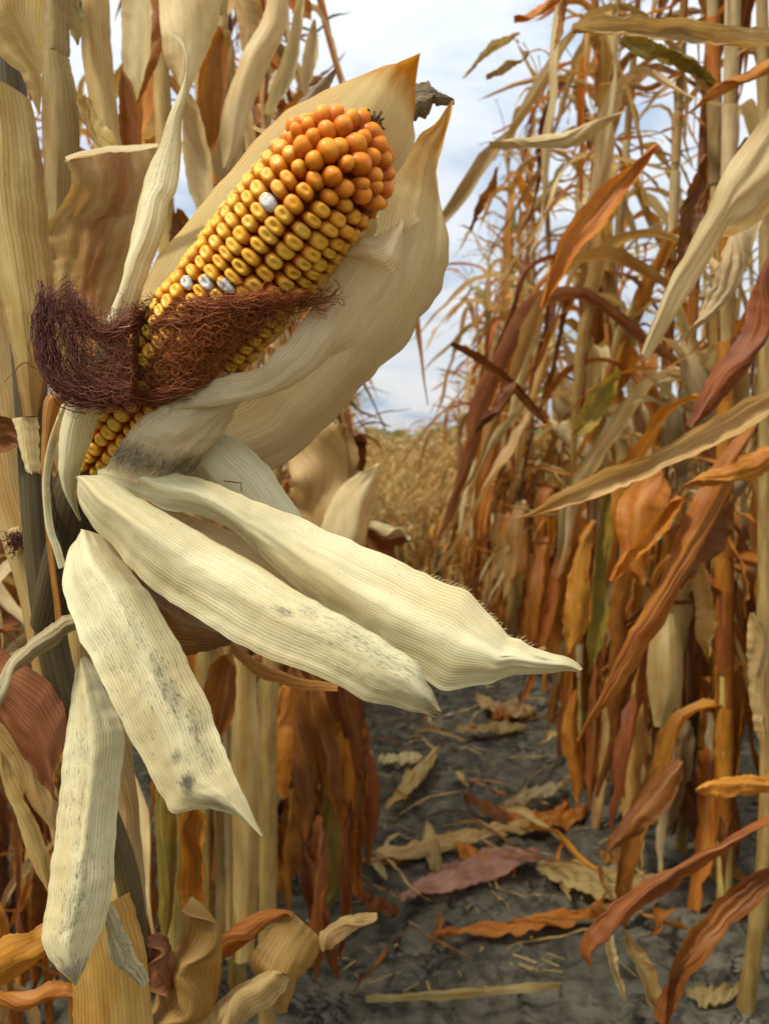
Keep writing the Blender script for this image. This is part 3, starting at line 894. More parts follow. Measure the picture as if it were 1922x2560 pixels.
for k in range(26):
    a = rs.uniform(0, 6.28); e_ = rs.uniform(.2, 1.3)
    d = AX * math.sin(e_) + (AZ * math.cos(a) + AY * math.sin(a)) * math.cos(e_)
    p0 = A0 + AX * CL * 1.0
    s_ = np.linspace(0, 1, 5)[:, None]
    mb.tube(p0 + d * s_ * rs.uniform(.002, .0042) + (AY * rs.uniform(-.002, .002) + AZ * rs.uniform(-.002, .002)) + .0015 * s_ ** 2 * rs.randn(3), np.linspace(.0011, .0004, 5), 5)
hb(mb, 'cob_scar', M['scar'], cob)

# ------------------------------------------------------------------ husks of that ear
def tip_tone(t0, p=1.0):
    return lambda T, V: np.clip((T - t0) / (1 - t0), 0, 1) ** p
def spots(*cs):
    """mould where it grows: (t, v, radius t, radius v, amount)"""
    def f(T, V):
        r = np.zeros_like(T)
        for t, v, a, b, m in cs:
            r = np.maximum(r, m * np.exp(-(((T - t) / a) ** 2 + ((V - v) / b) ** 2)))
        return r
    return f
def husk(A, B, dA, dB, bulge, mat='husk', label=None, name='husk', more=(), **kw):
    mb = MB(); sheet(mb, A, B, dA, dB, bulge, **kw)
    for a in more: sheet(mb, *a[0], **a[1])
    return hb(mb, name, M[mat], None, label)

# behind the cob, hooded over its tip
m_curl = (([(634, 314), (655, 322), (690, 312), (725, 285)], [(634, 318), (655, 330), (690, 322), (725, 292)], .402, .404, 0.001), dict(nu=16, nv=4, seed=3))
husk([(250, 1060), (300, 860), (345, 750), (391, 647), (434, 593), (485, 535), (544, 466), (593, 408), (641, 341), (690, 298), (737, 264), (809, 228), (882, 196), (959, 175), (1005, 152), (1050, 132)],
     [(420, 1060), (560, 960), (700, 840), (800, 745), (870, 660), (925, 600), (944, 570), (945, 520), (975, 460), (1031, 370), (1033, 300), (1040, 200), (1050, 134)],
     [.45, .435, .425, .415, .405, .395, .385, .372, .362], [.46, .445, .435, .428, .418, .405, .393, .38, .362], [-.028, -.034, -.036, -.036, -.034, -.032, -.030, -.016, 0], 'husk_in',
     'hooded husk standing behind the kernels', nu=110, nv=40, wr=0.0005, seed=2, crumple=0.00068, tone=lambda T, V: np.clip((T - .80) / .12, 0, 1) * .95, more=(m_curl,))
# tall right-hand husk
husk([(300, 1190), (420, 1110), (520, 1040), (640, 950), (760, 840), (860, 720), (930, 580), (985, 450), (1031, 372), (1055, 341), (1090, 305), (1129, 250)],
     [(330, 1240), (450, 1235), (560, 1210), (674, 1168), (772, 1108), (819, 1057), (874, 1006), (946, 934), (1015, 862), (1044, 815), (1091, 735), (1116, 670), (1126, 634), (1127, 590), (1112, 518), (1098, 456), (1106, 413), (1122, 331), (1133, 252)],
     [.455, .46, .46, .455, .45, .445, .435, .425, .415, .41], [.455, .455, .45, .445, .44, .43, .42, .41, .41], [0, -.012, -.018, -.02, -.02, -.016, -.01, 0], 'husk_in',
     'broad striped husk with a pointed tip', nu=120, nv=36, wr=0.0006, seed=12, crumple=0.00095, tone=lambda T, V: np.clip((T - .70) / .25, 0, 1) * .75 + .35 * (V > .97), edge=.0018)
# brown tip behind the two and a small dark one on the left
husk([(1000, 230), (1040, 206), (1065, 212), (1092, 222), (1126, 248)], [(1000, 330), (1030, 306), (1066, 288), (1108, 264), (1133, 258)], .425, .425, .004, 'husk_grey', 'dark brown dried husk tip', nu=30, nv=10, seed=31, tone=.8, edge=.0025)
husk([(740, 262), (790, 212), (838, 176)], [(790, 262), (825, 215), (841, 178)], .42, .42, .003, 'husk_grey', 'small dark pointed husk tip', nu=24, nv=8, seed=33, tone=.6)
# inner husk folded round the lower cob, two leaves
fold = (([(398, 1018), (479, 977), (542, 949), (640, 918), (700, 870), (735, 835), (780, 770), (820, 700), (860, 640), (910, 600), (960, 578), (1004, 547), (1034, 533)],
         [(402, 1030), (480, 1014), (600, 988), (686, 960), (790, 920), (859, 880), (899, 862), (939, 822), (989, 768), (1015, 724), (1027, 652), (1040, 590), (1048, 545)],
         [.412, .405, .398, .394, .397, .402, .398, .39, .38], [.414, .414, .412, .412, .412, .41, .405, .395, .385], [.003, .007, .009, .009, .007, .005, .003]),
        dict(nu=100, nv=26, wr=0.0007, seed=22, crumple=0.00076, tone=0.0, edge=.0012))
flap = (([(852, 636), (905, 600), (950, 585), (989, 563), (1004, 550), (1012, 560)], [(856, 640), (900, 652), (946, 668), (968, 679), (989, 678), (1010, 600)], [.397, .389, .381, .379], [.397, .387, .377, .377], .004),
        dict(nu=40, nv=14, wr=0.00050, seed=24, tone=.25))
husk([(262, 1175), (285, 1130), (340, 1060), (397, 1021), (480, 975), (560, 930)], [(440, 1230), (474, 1187), (520, 1130), (556, 1083), (619, 985), (690, 890)],
     [.412, .409, .408, .408, .408], [.428, .428, .428, .424, .418], [.006, .009, .008, .006], 'husk_in', 'inner husk with a grey mouldy band and a twisted curled tip', nu=60, nv=24, seed=21, crumple=0.00057,
     mold=lambda T, V: 0.95 * np.exp(-((T - .12 - .10 * V) / .13) ** 2), tone=lambda T, V: .3 * np.exp(-((T - .12 - .1 * V) / .12) ** 2), more=(fold, flap))
# lower husks
husk([(450, 1260), (500, 1130), (545, 1085), (604, 1107), (657, 1151), (690, 1195), (728, 1252), (770, 1308), (810, 1380)], [(430, 1290), (470, 1215), (508, 1192), (530, 1230), (560, 1290), (610, 1345), (660, 1400), (700, 1450)],
     [.45, .44, .435, .435, .44], [.45, .445, .44, .44, .445], [.002, .010, .014, .012, .006], 'husk', 'smooth whitish husk arching behind', nu=60, nv=22, seed=41, crumple=0.00076, wr=0.00042)
husk([(380, 1260), (480, 1290), (600, 1335), (700, 1400), (800, 1480), (900, 1560)], [(380, 1330), (480, 1380), (620, 1440), (760, 1520), (850, 1570), (910, 1600)],
     [.432, .43, .43], [.43, .425, .42], .002, 'husk_in', 'shaded tan husk between the two long husks', nu=50, nv=18, seed=43, tone=.25, wr=0.00126)
hairs = MB()
h4 = MB()
P4 = sheet(h4, [(246, 1180), (266, 1158), (309, 1152), (381, 1167), (463, 1192), (564, 1225), (680, 1273), (795, 1317), (901, 1360), (1011, 1407), (1116, 1454), (1167, 1479), (1213, 1519), (1264, 1570), (1318, 1608), (1373, 1624), (1432, 1646), (1456, 1672)],
      [(246, 1188), (300, 1222), (350, 1250), (400, 1278), (463, 1284), (535, 1300), (600, 1330), (660, 1390), (740, 1470), (850, 1560), (960, 1650), (1065, 1705), (1112, 1728), (1162, 1719), (1213, 1706), (1264, 1687), (1327, 1681), (1411, 1675), (1440, 1679)],
      [.425, .42, .415, .41, .40, .392, .385, .38, .38], [.42, .415, .415, .412, .402, .392, .382, .378, .38], [.002, .006, .006, .006, .009, .010, .010, .006, .001], nu=130, nv=36, seed=51, pw=1.45, crumple=0.00084, wr=0.00045, edge=.0012,
      tone=lambda T, V: np.clip((T - .86) / .2, 0, 1) * .5 + .22 * np.clip((V - .75) / .25, 0, 1) * (T > .3), mold=spots((.86, .45, .02, .05, 1.0), (.92, .3, .03, .1, .8)))
for i in range(90):                                    # fine hairs on its upper edge
    k = int(rs.uniform(84, 120)); p = P4[k, 0]; tn = P4[min(k + 3, 129), 0] - P4[k - 3, 0]; tn /= np.linalg.norm(tn)
    d = UP * rs.uniform(.6, 1.0) + tn * rs.uniform(.1, .8); l = rs.uniform(.0010, .0032)
    s_ = np.linspace(0, 1, 4)[:, None]
    h4.tube(p - d * .0003 + d * l * s_ + tn * l * .4 * s_ ** 2, np.linspace(.00011, .00004, 4), 3)
hb(h4, 'husk', M['husk'], None, 'long husk reaching furthest out over the path to a twisted point')
husk([(214, 1200), (258, 1192), (294, 1206), (323, 1228), (372, 1259), (449, 1302), (535, 1350), (632, 1403), (728, 1466), (800, 1509), (872, 1548), (939, 1590), (1011, 1637), (1044, 1658), (1065, 1700), (1082, 1722), (1100, 1776)],
     [(205, 1212), (193, 1237), (208, 1278), (237, 1322), (275, 1360), (319, 1413), (381, 1476), (439, 1514), (511, 1558), (579, 1601), (656, 1639), (752, 1673), (824, 1707), (926, 1750), (990, 1772), (1053, 1789), (1094, 1800)],
     [.425, .412, .402, .395, .388, .38, .372, .368, .368], [.425, .410, .398, .39, .38, .372, .366, .364, .366], [.005, .013, .014, .011, .010, .009, .009, .009, .008, .004], nu=130, nv=40, seed=61, pw=1.4, skew=-.35, crumple=0.00084, wr=0.0004, rag=.006,
     label='long husk lying in front with a ragged grey end', tone=lambda T, V: np.clip((T - .90) / .15, 0, 1) * .6 + .20 * np.clip((V - .8) / .2, 0, 1),
     mold=spots((.58, .40, .03, .12, .8), (.62, .25, .05, .15, .55), (.80, .3, .2, .4, .5), (.96, .4, .06, .6, .75)))
husk([(207, 1340), (176, 1369), (164, 1413), (159, 1470), (166, 1511), (183, 1555), (203, 1609), (231, 1657), (264, 1721), (292, 1779), (319, 1836), (359, 1904), (393, 1969), (412, 2000), (433, 2034), (490, 2024), (530, 2024), (590, 2040), (640, 2078), (655, 2090)],
     [(222, 1331), (258, 1346), (305, 1402), (349, 1453), (376, 1484), (403, 1541), (441, 1599), (475, 1660), (500, 1714), (524, 1760), (548, 1840), (578, 1919), (608, 1991), (638, 2051), (657, 2086)],
     [.425, .41, .398, .39, .385, .382, .38, .378, .376], [.425, .415, .408, .40, .393, .386, .38, .377, .376], [.004, .012, .014, .012, .010, .007, .005, .002], nu=120, nv=36, seed=71, pw=1.4, skew=.3, crumple=0.00084, wr=0.0004,
     label='wide speckled husk hanging down with a torn end', tone=lambda T, V: .18 * np.exp(-((T - .03) / .05) ** 2) + np.clip((T - .92) / .1, 0, 1) * .3,
     mold=spots((.36, .6, .12, .10, .55), (.50, .68, .14, .14, .75), (.66, .8, .12, .15, .65), (.74, .42, .028, .13, 1.35), (.67, .45, .022, .10, .9), (.86, .3, .06, .5, .6), (.5, .5, .4, .5, .3)))
husk([(203, 1650), (186, 1690), (176, 1758), (163, 1860), (156, 1930), (144, 2021), (129, 2171), (114, 2274), (105, 2334), (117, 2388), (150, 2430), (187, 2463)],
     [(217, 1640), (246, 1687), (271, 1742), (305, 1806), (313, 1850), (306, 1930), (298, 1991), (286, 2141), (277, 2250), (259, 2322), (223, 2394), (192, 2461)],
     [.43, .425, .42, .415, .41, .405], [.43, .428, .424, .418, .412, .405], [.004, .008, .010, .011, .012, .010, .002], nu=110, nv=34, seed=81, pw=1.45, skew=.25, crumple=0.00068, wr=0.0004, mat='husk',
     label='straight husk hanging lowest with a dark pointed tip', tone=lambda T, V: .15 + np.clip((T - .9) / .2, 0, 1) * .5,
     mold=spots((.45, .45, .25, .06, .55), (.7, .5, .2, .25, .6), (.97, .5, .08, .5, 1.1), (.3, .3, .2, .3, .35)))
husk([(262, 2290), (277, 2394), (313, 2430), (355, 2457)], [(282, 2260), (325, 2352), (361, 2412), (376, 2452)], .43, .43, .005, 'husk_grey', 'short grey husk tip hanging lowest', nu=40, nv=14, seed=85, mold=.35)
# left side: narrow pointed husk, orange strips, stray curled strip, dark torn husk below
husk([(200, 1300), (166, 1243), (148, 1188), (145, 1116), (152, 1062), (176, 995), (231, 900), (275, 796), (304, 731), (318, 651), (340, 543), (358, 477), (376, 416), (398, 369), (423, 289), (449, 228), (463, 188), (467, 152), (452, 112), (424, 86)],
     [(205, 1300), (194, 1250), (203, 1181), (217, 1138), (231, 1094), (253, 1015), (300, 910), (336, 796), (354, 741), (383, 651), (409, 579), (420, 514), (438, 477), (447, 416), (452, 318), (467, 246), (470, 170), (470, 145), (459, 98), (437, 79)],
     [.44, .425, .414, .408, .412, .418, .418, .42], [.44, .425, .412, .405, .41, .416, .418, .42], [.002, .008, .009, .008, .006, .004, .002, 0], nu=130, nv=24, seed=91, crumple=0.00038, wr=0.00076,
     label='narrow pointed husk standing upright with a curled tip', tone=lambda T, V: np.clip((T - .55) / .4, 0, 1) * .25 + .5 * np.clip((V - .8) / .2, 0, 1) * (T > .3), mold=spots((.75, .4, .15, .4, .35)))
husk([(200, 985), (119, 989), (106, 1083), (105, 1206), (116, 1351), (134, 1496), (140, 1560)], [(230, 1000), (160, 1010), (141, 1062), (127, 1116), (118, 1206), (125, 1315), (139, 1441), (146, 1560)], .45, .452, .003, 'husk_orange', 'thin orange husk edge at far left', nu=60, nv=8, seed=93)
husk([(152, 1018), (127, 1125), (117, 1210), (123, 1310), (146, 1380), (160, 1420)], [(190, 1000), (150, 1080), (131, 1160), (126, 1220), (134, 1310), (151, 1365), (165, 1416)], .447, .445, .003, 'husk', 'thin yellow rolled husk strip', nu=60, nv=8, seed=95, tone=.25)
husk([(210, 1530), (170, 1538), (136, 1558), (95, 1586), (34, 1636), (0, 1691), (-40, 1760)], [(215, 1570), (186, 1575), (146, 1609), (95, 1643), (34, 1687), (-5, 1725), (-42, 1765)], [.43, .42, .41], [.43, .42, .415], .006, 'husk_grey', 'narrow stray husk strip curling out to the left', nu=50, nv=12, seed=97, wr=0.00084)
husk([(330, 1420), (400, 1480), (490, 1545), (583, 1600)], [(360, 1560), (420, 1630), (470, 1637), (578, 1612)], .435, .43, .006, 'husk_orange', 'dark torn husk in the shade', nu=40, nv=16, seed=99, mold=.4, tone=.6)
husk([(560, 1585), (640, 1650), (740, 1690), (840, 1722)], [(575, 1625), (640, 1690), (740, 1722), (843, 1730)], .445, .44, .003, 'husk_orange', 'orange husk edge below', nu=40, nv=10, seed=101)
# shank that ties the ear to the stalk
mb = MB()
shp = resample(np.array([at(268, 1125, .447), at(215, 1230, .455), at(190, 1330, .468), at(150, 1450, .485), at(120, 1560, .50)]), 24)
mb.tube(shp, np.interp(np.linspace(0, 1, 24), [0, .2, .5, 1], [.013, .0155, .012, .009]), 14)
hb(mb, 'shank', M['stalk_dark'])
mb = MB()                                              # the cracked twig of silk on the white husk
c_ = np.array([at(560, 1202, .418), at(598, 1207, .417), at(603, 1204, .417), at(604, 1230, .417)])
mb.tube(c_, .0003, 4, tone=.3)
# ------------------------------------------------------------------ silk
pa, pb = proj(A0), proj(A1)
def silk_depth(px, py, lift):
    ab = pb[:2] - pa[:2]; l2 = ab @ ab
    t = ((px - pa[0]) * ab[0] + (py - pa[1]) * ab[1]) / l2
    tt = np.clip(t, 0, 1)
    dax = pa[2] + (pb[2] - pa[2]) * tt
    dist = np.abs((px - pa[0]) * ab[1] - (py - pa[1]) * ab[0]) / math.sqrt(l2) * dax / FOC
    Rr = crown_r(tt) + .001
    dd = dax - np.sqrt(np.maximum(Rr ** 2 - dist ** 2, (Rr * .25) ** 2))
    left = np.clip((330 - px) / 150, 0, 1)
    dd = dd * (1 - left) + (.402) * left
    dd = np.minimum(dd, np.interp(px, [150, 330, 430], [.402, .401, .45]))
    return dd - lift
def strands(guide, n, spread, frac, curl, seed, tone, lift=(.002, .009), wid=(.00013, .00023), wild=0.0):
    r = np.random.RandomState(seed)
    G = resample(np.array(guide, float), 200)
    for i in range(n):
        a = r.uniform(0, 1 - frac[0]); l = r.uniform(*frac); b = min(1, a + l)
        m = 26
        ts = np.linspace(a, b, m)
        if r.rand() < .5: ts = ts[::-1]
        q = np.stack([np.interp(ts, np.linspace(0, 1, 200), G[:, k]) for k in (0, 1)], 1)
        u = np.linspace(0, 1, m)
        T = np.gradient(q, axis=0); T /= np.linalg.norm(T, axis=1)[:, None] + 1e-9
        Nn = np.stack([-T[:, 1], T[:, 0]], 1)
        off = spread * r.randn() * .6
        q = q + Nn * (off + curl * (wob(u * r.uniform(.7, 1.6), r.randint(1e6), 3)) + wild * r.randn() * u ** 2)[:, None]
        q = q + T * (curl * .6 * wob(u * 1.3, r.randint(1e6), 2))[:, None]
        q = q + (r.randn(2) * wild * .5)[None] * (u ** 2.5)[:, None]
        lf = r.uniform(*lift)
        d = silk_depth(q[:, 0], q[:, 1], lf) + .002 * wob(u * 1.5, r.randint(1e6), 2)
        P = at(q[:, 0], q[:, 1], d)
        tn = np.clip((q[:, 0] - 150) / 330, 0, 1) * tone + r.uniform(-.1, .15)
        mb.tube(P, np.full(m, r.uniform(*wid)) * np.clip(1.2 - u, .45, 1), 3, tone=np.clip(tn, 0, 1))
band = [(850, 690), (836, 730), (790, 752), (720, 752), (640, 750), (560, 768), (480, 766), (400, 778), (330, 806), (270, 835), (228, 812), (200, 770), (165, 730)]
strands(band, 210, 17, (.12, .5), 20, 1, .9, wild=6)
strands(band, 170, 28, (.05, .16), 30, 2, 1.0, wild=24)
strands([(122, 712), (118, 760), (110, 830), (122, 900), (152, 960), (205, 992), (270, 1000)], 230, 22, (.25, .8), 14, 3, .25, lift=(-.008, .010), wid=(.00015, .00028))
strands([(150, 715), (165, 780), (170, 850), (190, 920), (240, 970), (330, 985)], 150, 26, (.2, .7), 20, 33, .35, lift=(-.008, .010), wild=8)
strands([(170, 760), (260, 870), (330, 940), (420, 960)], 40, 34, (.15, .5), 34, 36, .8, wild=22)
strands([(330, 790), (480, 800), (620, 790), (740, 770)], 90, 30, (.08, .3), 34, 37, 1.0, wild=26)
strands([(150, 740), (185, 800), (200, 860), (230, 930), (300, 960)], 110, 34, (.15, .5), 26, 38, .6, lift=(-.006, .006), wild=14)
strands([(112, 700), (112, 740), (104, 800), (112, 880)], 120, 16, (.3, .9), 8, 34, .2, lift=(-.006, .008), wid=(.00015, .00028))
strands([(230, 905), (330, 900), (440, 880), (560, 850)], 70, 42, (.15, .5), 34, 35, .9, wild=20)
strands([(200, 700), (160, 730), (128, 800), (116, 880), (140, 950)], 90, 18, (.3, .8), 12, 4, .25, lift=(-.004, .008))
strands([(190, 770), (228, 815), (290, 830), (360, 806), (430, 806), (510, 790)], 80, 8, (.3, .8), 9, 5, .35)
strands([(140, 930), (210, 968), (300, 985), (380, 990), (450, 975), (530, 950)], 150, 17, (.25, .7), 16, 6, .7)
r_ = np.random.RandomState(8)
for k in range(90):                                    # the tangle over the lower cob
    y0 = r_.uniform(780, 1000); x1 = 700 - (y0 - 780) * 1.02 ; x0 = 190 + r_.uniform(0, 120)
    strands([(x0, y0 + r_.uniform(-20, 30)), ((x0 + x1) / 2, y0 + r_.uniform(-40, 30)), (x1, y0 + r_.uniform(-45, 10))], 8, 18, (.12, .5), 34, 100 + k, 1.0, lift=(.0005, .007), wild=16)
for k in range(70):                                    # loose wisps
    x, y = r_.uniform(140, 700), r_.uniform(735, 850)
    strands([(x, y + 50), (x + r_.uniform(-25, 25), y + 10), (x + r_.uniform(-50, 40), y - r_.uniform(10, 45))], 3, 10, (.6, 1), 14, 300 + k, .9, wid=(.00009, .00014))
for k in range(14):
    x, y = r_.uniform(150, 330), r_.uniform(980, 1000)
    strands([(x, y - 20), (x + r_.uniform(-20, 30), y + 25), (x + r_.uniform(-60, 60), y + r_.uniform(25, 70))], 2, 10, (.6, 1), 16, 400 + k, .9, wid=(.00009, .00014))
strands([(100, 1100 - 170), (60, 905), (10, 960)], 2, 4, (.9, 1), 6, 500, .9)
hb(mb, 'silk', M['silk'])

# ------------------------------------------------------------------ stalk and leaves of that plant
mb = MB()
st = np.array([at(-30, -250, .50), at(0, 0, .50), at(40, 400, .50), at(72, 900, .505), at(85, 1100, .51), at(100, 1350, .515), at(140, 1650, .52), at(230, 1950, .53), at(320, 2200, .54), at(348, 2480, .55), at(352, 2800, .56), [-.15, .56, -.02]])
q = resample(st, 90)
mb.tube(q, np.interp(np.linspace(0, 1, 90), [0, .35, .5, 1], [.009, .0085, .0065, .0085]), 14)
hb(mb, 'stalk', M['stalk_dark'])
def leaf(A, B, d0, d1, bulge, mat, parent=None, base=None, label=None, name='leaf', **kw):
    mb = MB(); sheet(mb, A, B, d0, d1, bulge, **kw)
    o = mb.build(name, M[mat], parent or hero, HB if base is None else base)
    if label: o['label'] = label
    return o
def sleaf(C, d, mat, parent=None, base=None, tilt=0.0, bulge=0.0, label=None, name='leaf', **kw):
    kw.setdefault('nu', 40); kw.setdefault('tone', .5 if mat == 'green' else 0.0); kw.setdefault('mold', 0.0 if name == 'sheath' else (lambda T, V: -np.exp(-((V - .5) / .07) ** 2) * (1 - T * .7))); kw.setdefault('nv', 12); kw.setdefault('wr', .0022); kw.setdefault('taper', name != 'sheath')
    mb = MB(); strip(mb, C, d, tilt, bulge, **kw)
    o = mb.build(name, M[mat], parent or hero, HB if base is None else base)
    if label: o['label'] = label
    return o
leaf([(-60, 200), (-50, 500), (-8, 740), (29, 863), (54, 1000), (63, 1042)], [(78, 250), (94, 326), (108, 434), (123, 579), (134, 669), (138, 780), (128, 900), (110, 990), (93, 1044)], .487, .49, [.012, .014, .014, .012, .008], 'tan', nu=70, nv=26, wr=.0008, seed=110, name='sheath', mold=.12, tone=lambda T, V: .12 + .5 * np.clip((T - .80) / .2, 0, 1) + .45 * (V > .9) + .25 * (V < .12))
leaf([(-130, -60), (-70, 60), (0, 141), (50, 182), (75, 228), (95, 285)], [(106, -60), (106, 60), (105, 140), (103, 200), (100, 250), (98, 287)], [.455, .458, .46, .465], .47, [.012, .012, .006, .001], 'tan', nu=50, nv=22, wr=.001, seed=111, name='sheath', mold=.10, tone=lambda T, V: .12 + .3 * np.clip((T - .6) / .4, 0, 1))
leaf([(29, 1047), (45, 1095), (58, 1150), (70, 1185)], [(96, 1044), (101, 1090), (101, 1140), (102, 1190)], .492, .492, .005, 'pale', nu=24, nv=12, wr=.001, seed=112, name='sheath', rag=.004)
sleaf([(-60, 1085, 100), (0, 1085, 96), (40, 1095, 80), (62, 1115, 40)], .50, 'rust', seed=113, bulge=.006)
sleaf([(-30, 780, 130), (20, 1000, 160), (40, 1200, 150), (90, 1400, 130), (140, 1640, 70)], .60, 'tan', seed=114, bulge=.012, tilt=.02)
leaf([(-60, 1570), (30, 1640), (110, 1700), (160, 1780), (172, 1850)], [(-80, 1780), (0, 1810), (60, 1890), (120, 1970), (152, 2012)], .505, .51, .010, 'red', nu=40, nv=18, wr=.002, seed=115)
sleaf([(-60, 1740, 60), (40, 1870, 74), (110, 1985, 74), (152, 2070, 40)], .53, 'tan', seed=116, bulge=.008)
sleaf([(-10, 1860, 30), (50, 2010, 40), (100, 2140, 46), (145, 2270, 26)], .56, 'tan', seed=117, bulge=.005)
leaf([(160, 2250), (178, 2400), (190, 2620)], [(325, 2230), (368, 2400), (390, 2620)], .495, .50, .014, 'gold', nu=30, nv=20, wr=.001, seed=118, name='sheath')
sleaf([(150, 2310, 40), (60, 2370, 84), (-60, 2430, 100)], .50, 'orange', seed=119, bulge=.01, tilt=-.03)
sleaf([(200, 2478, 26), (140, 2470, 34), (90, 2490, 26), (40, 2500, 44), (-60, 2490, 30)], .55, 'orange', seed=120, bulge=.006, tilt=.03)
sleaf([(290, 1800, 50), (312, 1980, 66), (325, 2200, 66), (345, 2420, 50)], .57, 'tan', seed=121, bulge=.01)

# second, still closed ear at the left edge with its tuft of dark silk
mb = MB()
e_ = resample(np.array([at(45, 1318, .545), at(66, 1400, .545), at(95, 1500, .548), at(128, 1650, .55), at(165, 1820, .555)]), 30)
mb.tube(e_, np.interp(np.linspace(0, 1, 30), [0, .03, .2, .6, 1], [.0045, .0078, .0088, .0105, .011]), 16)
e2 = hb(mb, 'ear', M['tan'], None, 'slim closed ear at the edge')
mb_keep = mb
mb = MB()
r_ = np.random.RandomState(9)
for k in range(130):
    s_ = np.linspace(0, 1, 14)[:, None]
    p0 = at(r_.uniform(25, 90), r_.uniform(1330, 1365), .533)
    dv = RT * r_.uniform(-1, 1.1) + UP * r_.uniform(-.6, .5) + FWD * r_.uniform(-.4, .2)
    P = p0 + dv * s_ * r_.uniform(.004, .014) + np.stack([wob(s_[:, 0] * 1.2, k, 2), wob(s_[:, 0] * 1.1, k + 500, 2), wob(s_[:, 0] * 1.3, k + 900, 2)], 1) * .003 - UP * (s_ ** 2) * .006 * r_.rand()
    mb.tube(P, .00018, 3, tone=0.0)
o = mb.build('silk', M['silk'], e2, HB)

# ------------------------------------------------------------------ near plants of the left row
def plant_root(x, y, label, group=None):
    z = float(gz(y))
    return empty('corn_plant', (x, y, z), label, 'corn plant', group), np.array([x, y, z])
def stalk_to_ground(root, base, pts, rad, mat='stalk'):
    P = np.array([at(*p) for p in pts] + [base + np.array([0, 0, -.03])])
    mb = MB(); q = resample(P, 60)
    mb.tube(q, np.linspace(rad[0], rad[1], 60) * (1 + .15 * np.exp(-((np.linspace(0, 11, 60) % 1 - .5) / .08) ** 2)), 12, tone=.15)
    return mb.build('stalk', M[mat], root, base)

ra, ba = plant_root(-.235, .74, 'thick pale corn stalk just behind the opened ear, with a broad folded leaf')
stalk_to_ground(ra, ba, [(141, -200, .72), (141, 130, .72), (155, 300, .72), (165, 560, .72), (190, 1000, .73), (200, 1500, .74)], (.0085, .0115))
leaf([(104, -80), (105, 20), (105, 137)], [(178, -80), (177, 20), (176, 143)], .712, .712, .012, 'tan', ra, ba, name='sheath', nu=24, nv=16, wr=.001, seed=130)
leaf([(105, 140), (103, 230), (108, 420), (118, 560), (122, 680)], [(176, 148), (190, 230), (200, 330), (201, 410), (188, 540), (165, 690)], .708, .708, .014, 'tan', ra, ba, name='sheath', nu=50, nv=20, wr=.0014, seed=131, tone=lambda T, V: .25 * (T < .06) + .3 * (V < .25))
leaf([(166, 398), (178, 450), (150, 520), (127, 560), (128, 680), (140, 800), (180, 900)], [(396, 374), (400, 450), (392, 540), (365, 640), (330, 740), (300, 820), (270, 900)], [.60, .62, .63, .62], [.66, .65, .64, .62], [.004, .012, .016, .010, .006], 'tan', ra, ba, 'brownish folded leaf', nu=60, nv=30, wr=.0035, seed=132, tone=lambda T, V: .35 + .45 * np.exp(-((V - .5) / .2) ** 2))
leaf([(166, 399), (230, 385), (396, 375)], [(185, 420), (240, 392), (398, 371)], [.60, .63, .66], [.66, .69, .72], -.004, 'pale', ra, ba, nu=20, nv=6, wr=.001, seed=133)
sleaf([(200, 235, 30), (232, 300, 44), (262, 350, 50), (300, 378, 24)], .70, 'tan', ra, ba, seed=134, tilt=.04, bulge=-.006)
sleaf([(178, -60, 34), (188, 40, 36), (196, 118, 14)], .80, 'green', ra, ba, seed=135)

rb, bb = plant_root(-.262, .90, 'pale upright corn stalk behind the folded brown leaf')
stalk_to_ground(rb, bb, [(232, -200, .84), (240, 100, .84), (262, 300, .84), (270, 500, .85), (290, 1000, .86), (300, 1500, .88)], (.0085, .0115))
leaf([(198, -80), (205, 100), (221, 245), (235, 380), (240, 480)], [(268, -80), (282, 120), (297, 280), (306, 400), (300, 480)], .825, .825, .012, 'tan', rb, bb, name='sheath', nu=40, nv=16, wr=.001, seed=140)
sleaf([(310, 180, 20), (322, 280, 55), (330, 380, 50), (325, 440, 30)], .86, 'orange', rb, bb, seed=141, bulge=.006)
sleaf([(330, -60, 70), (340, 50, 76), (338, 140, 66), (325, 265, 12)], .95, 'pale', rb, bb, seed=142, bulge=.01)
sleaf([(398, -20, 50), (392, 80, 64), (355, 200, 40), (332, 290, 8)], 1.0, 'orange', rb, bb, seed=143, bulge=.01, tilt=.03)

rc_, bc = plant_root(-.255, 1.08, 'corn plant with broad bleached leaves hanging beside the hooded husk')
stalk_to_ground(rc_, bc, [(400, -200, 1.05), (405, 200, 1.05), (420, 700, 1.05), (430, 1300, 1.06)], (.008, .0115))
for C, d, mt, sd_ in (([(480, -80, 170), (474, 40, 150), (462, 130, 112), (465, 215, 40), (470, 262, 8)], .92, 'pale', 150), ([(462, 220, 24), (480, 310, 54), (497, 420, 66), (505, 540, 50)], .95, 'pale', 151),
                      ([(545, 60, 40), (532, 190, 70), (520, 330, 64), (512, 440, 24)], 1.05, 'orange', 152), ([(562, 70, 44), (560, 200, 62), (562, 350, 95), (566, 470, 80)], 1.1, 'tan', 153),
                      ([(700, -60, 40), (684, 60, 64), (640, 150, 74), (592, 280, 64), (560, 440, 40)], 1.0, 'pale', 154), ([(430, 260, 24), (400, 290, 36), (355, 350, 10)], 1.1, 'tan', 155),
                      ([(325, 150, 20), (370, 180, 40), (390, 240, 60), (380, 330, 50), (350, 420, 20)], 1.2, 'orange', 156), ([(440, 520, 26), (455, 580, 55), (440, 640, 40)], .9, 'rust', 157)):
    sleaf(C, d, mt, rc_, bc, seed=sd_, bulge=.012, tilt=.02)
rd_, bd = plant_root(-.25, 1.25, 'corn plant with ragged thin leaf tips against the sky left of the hooded husk')
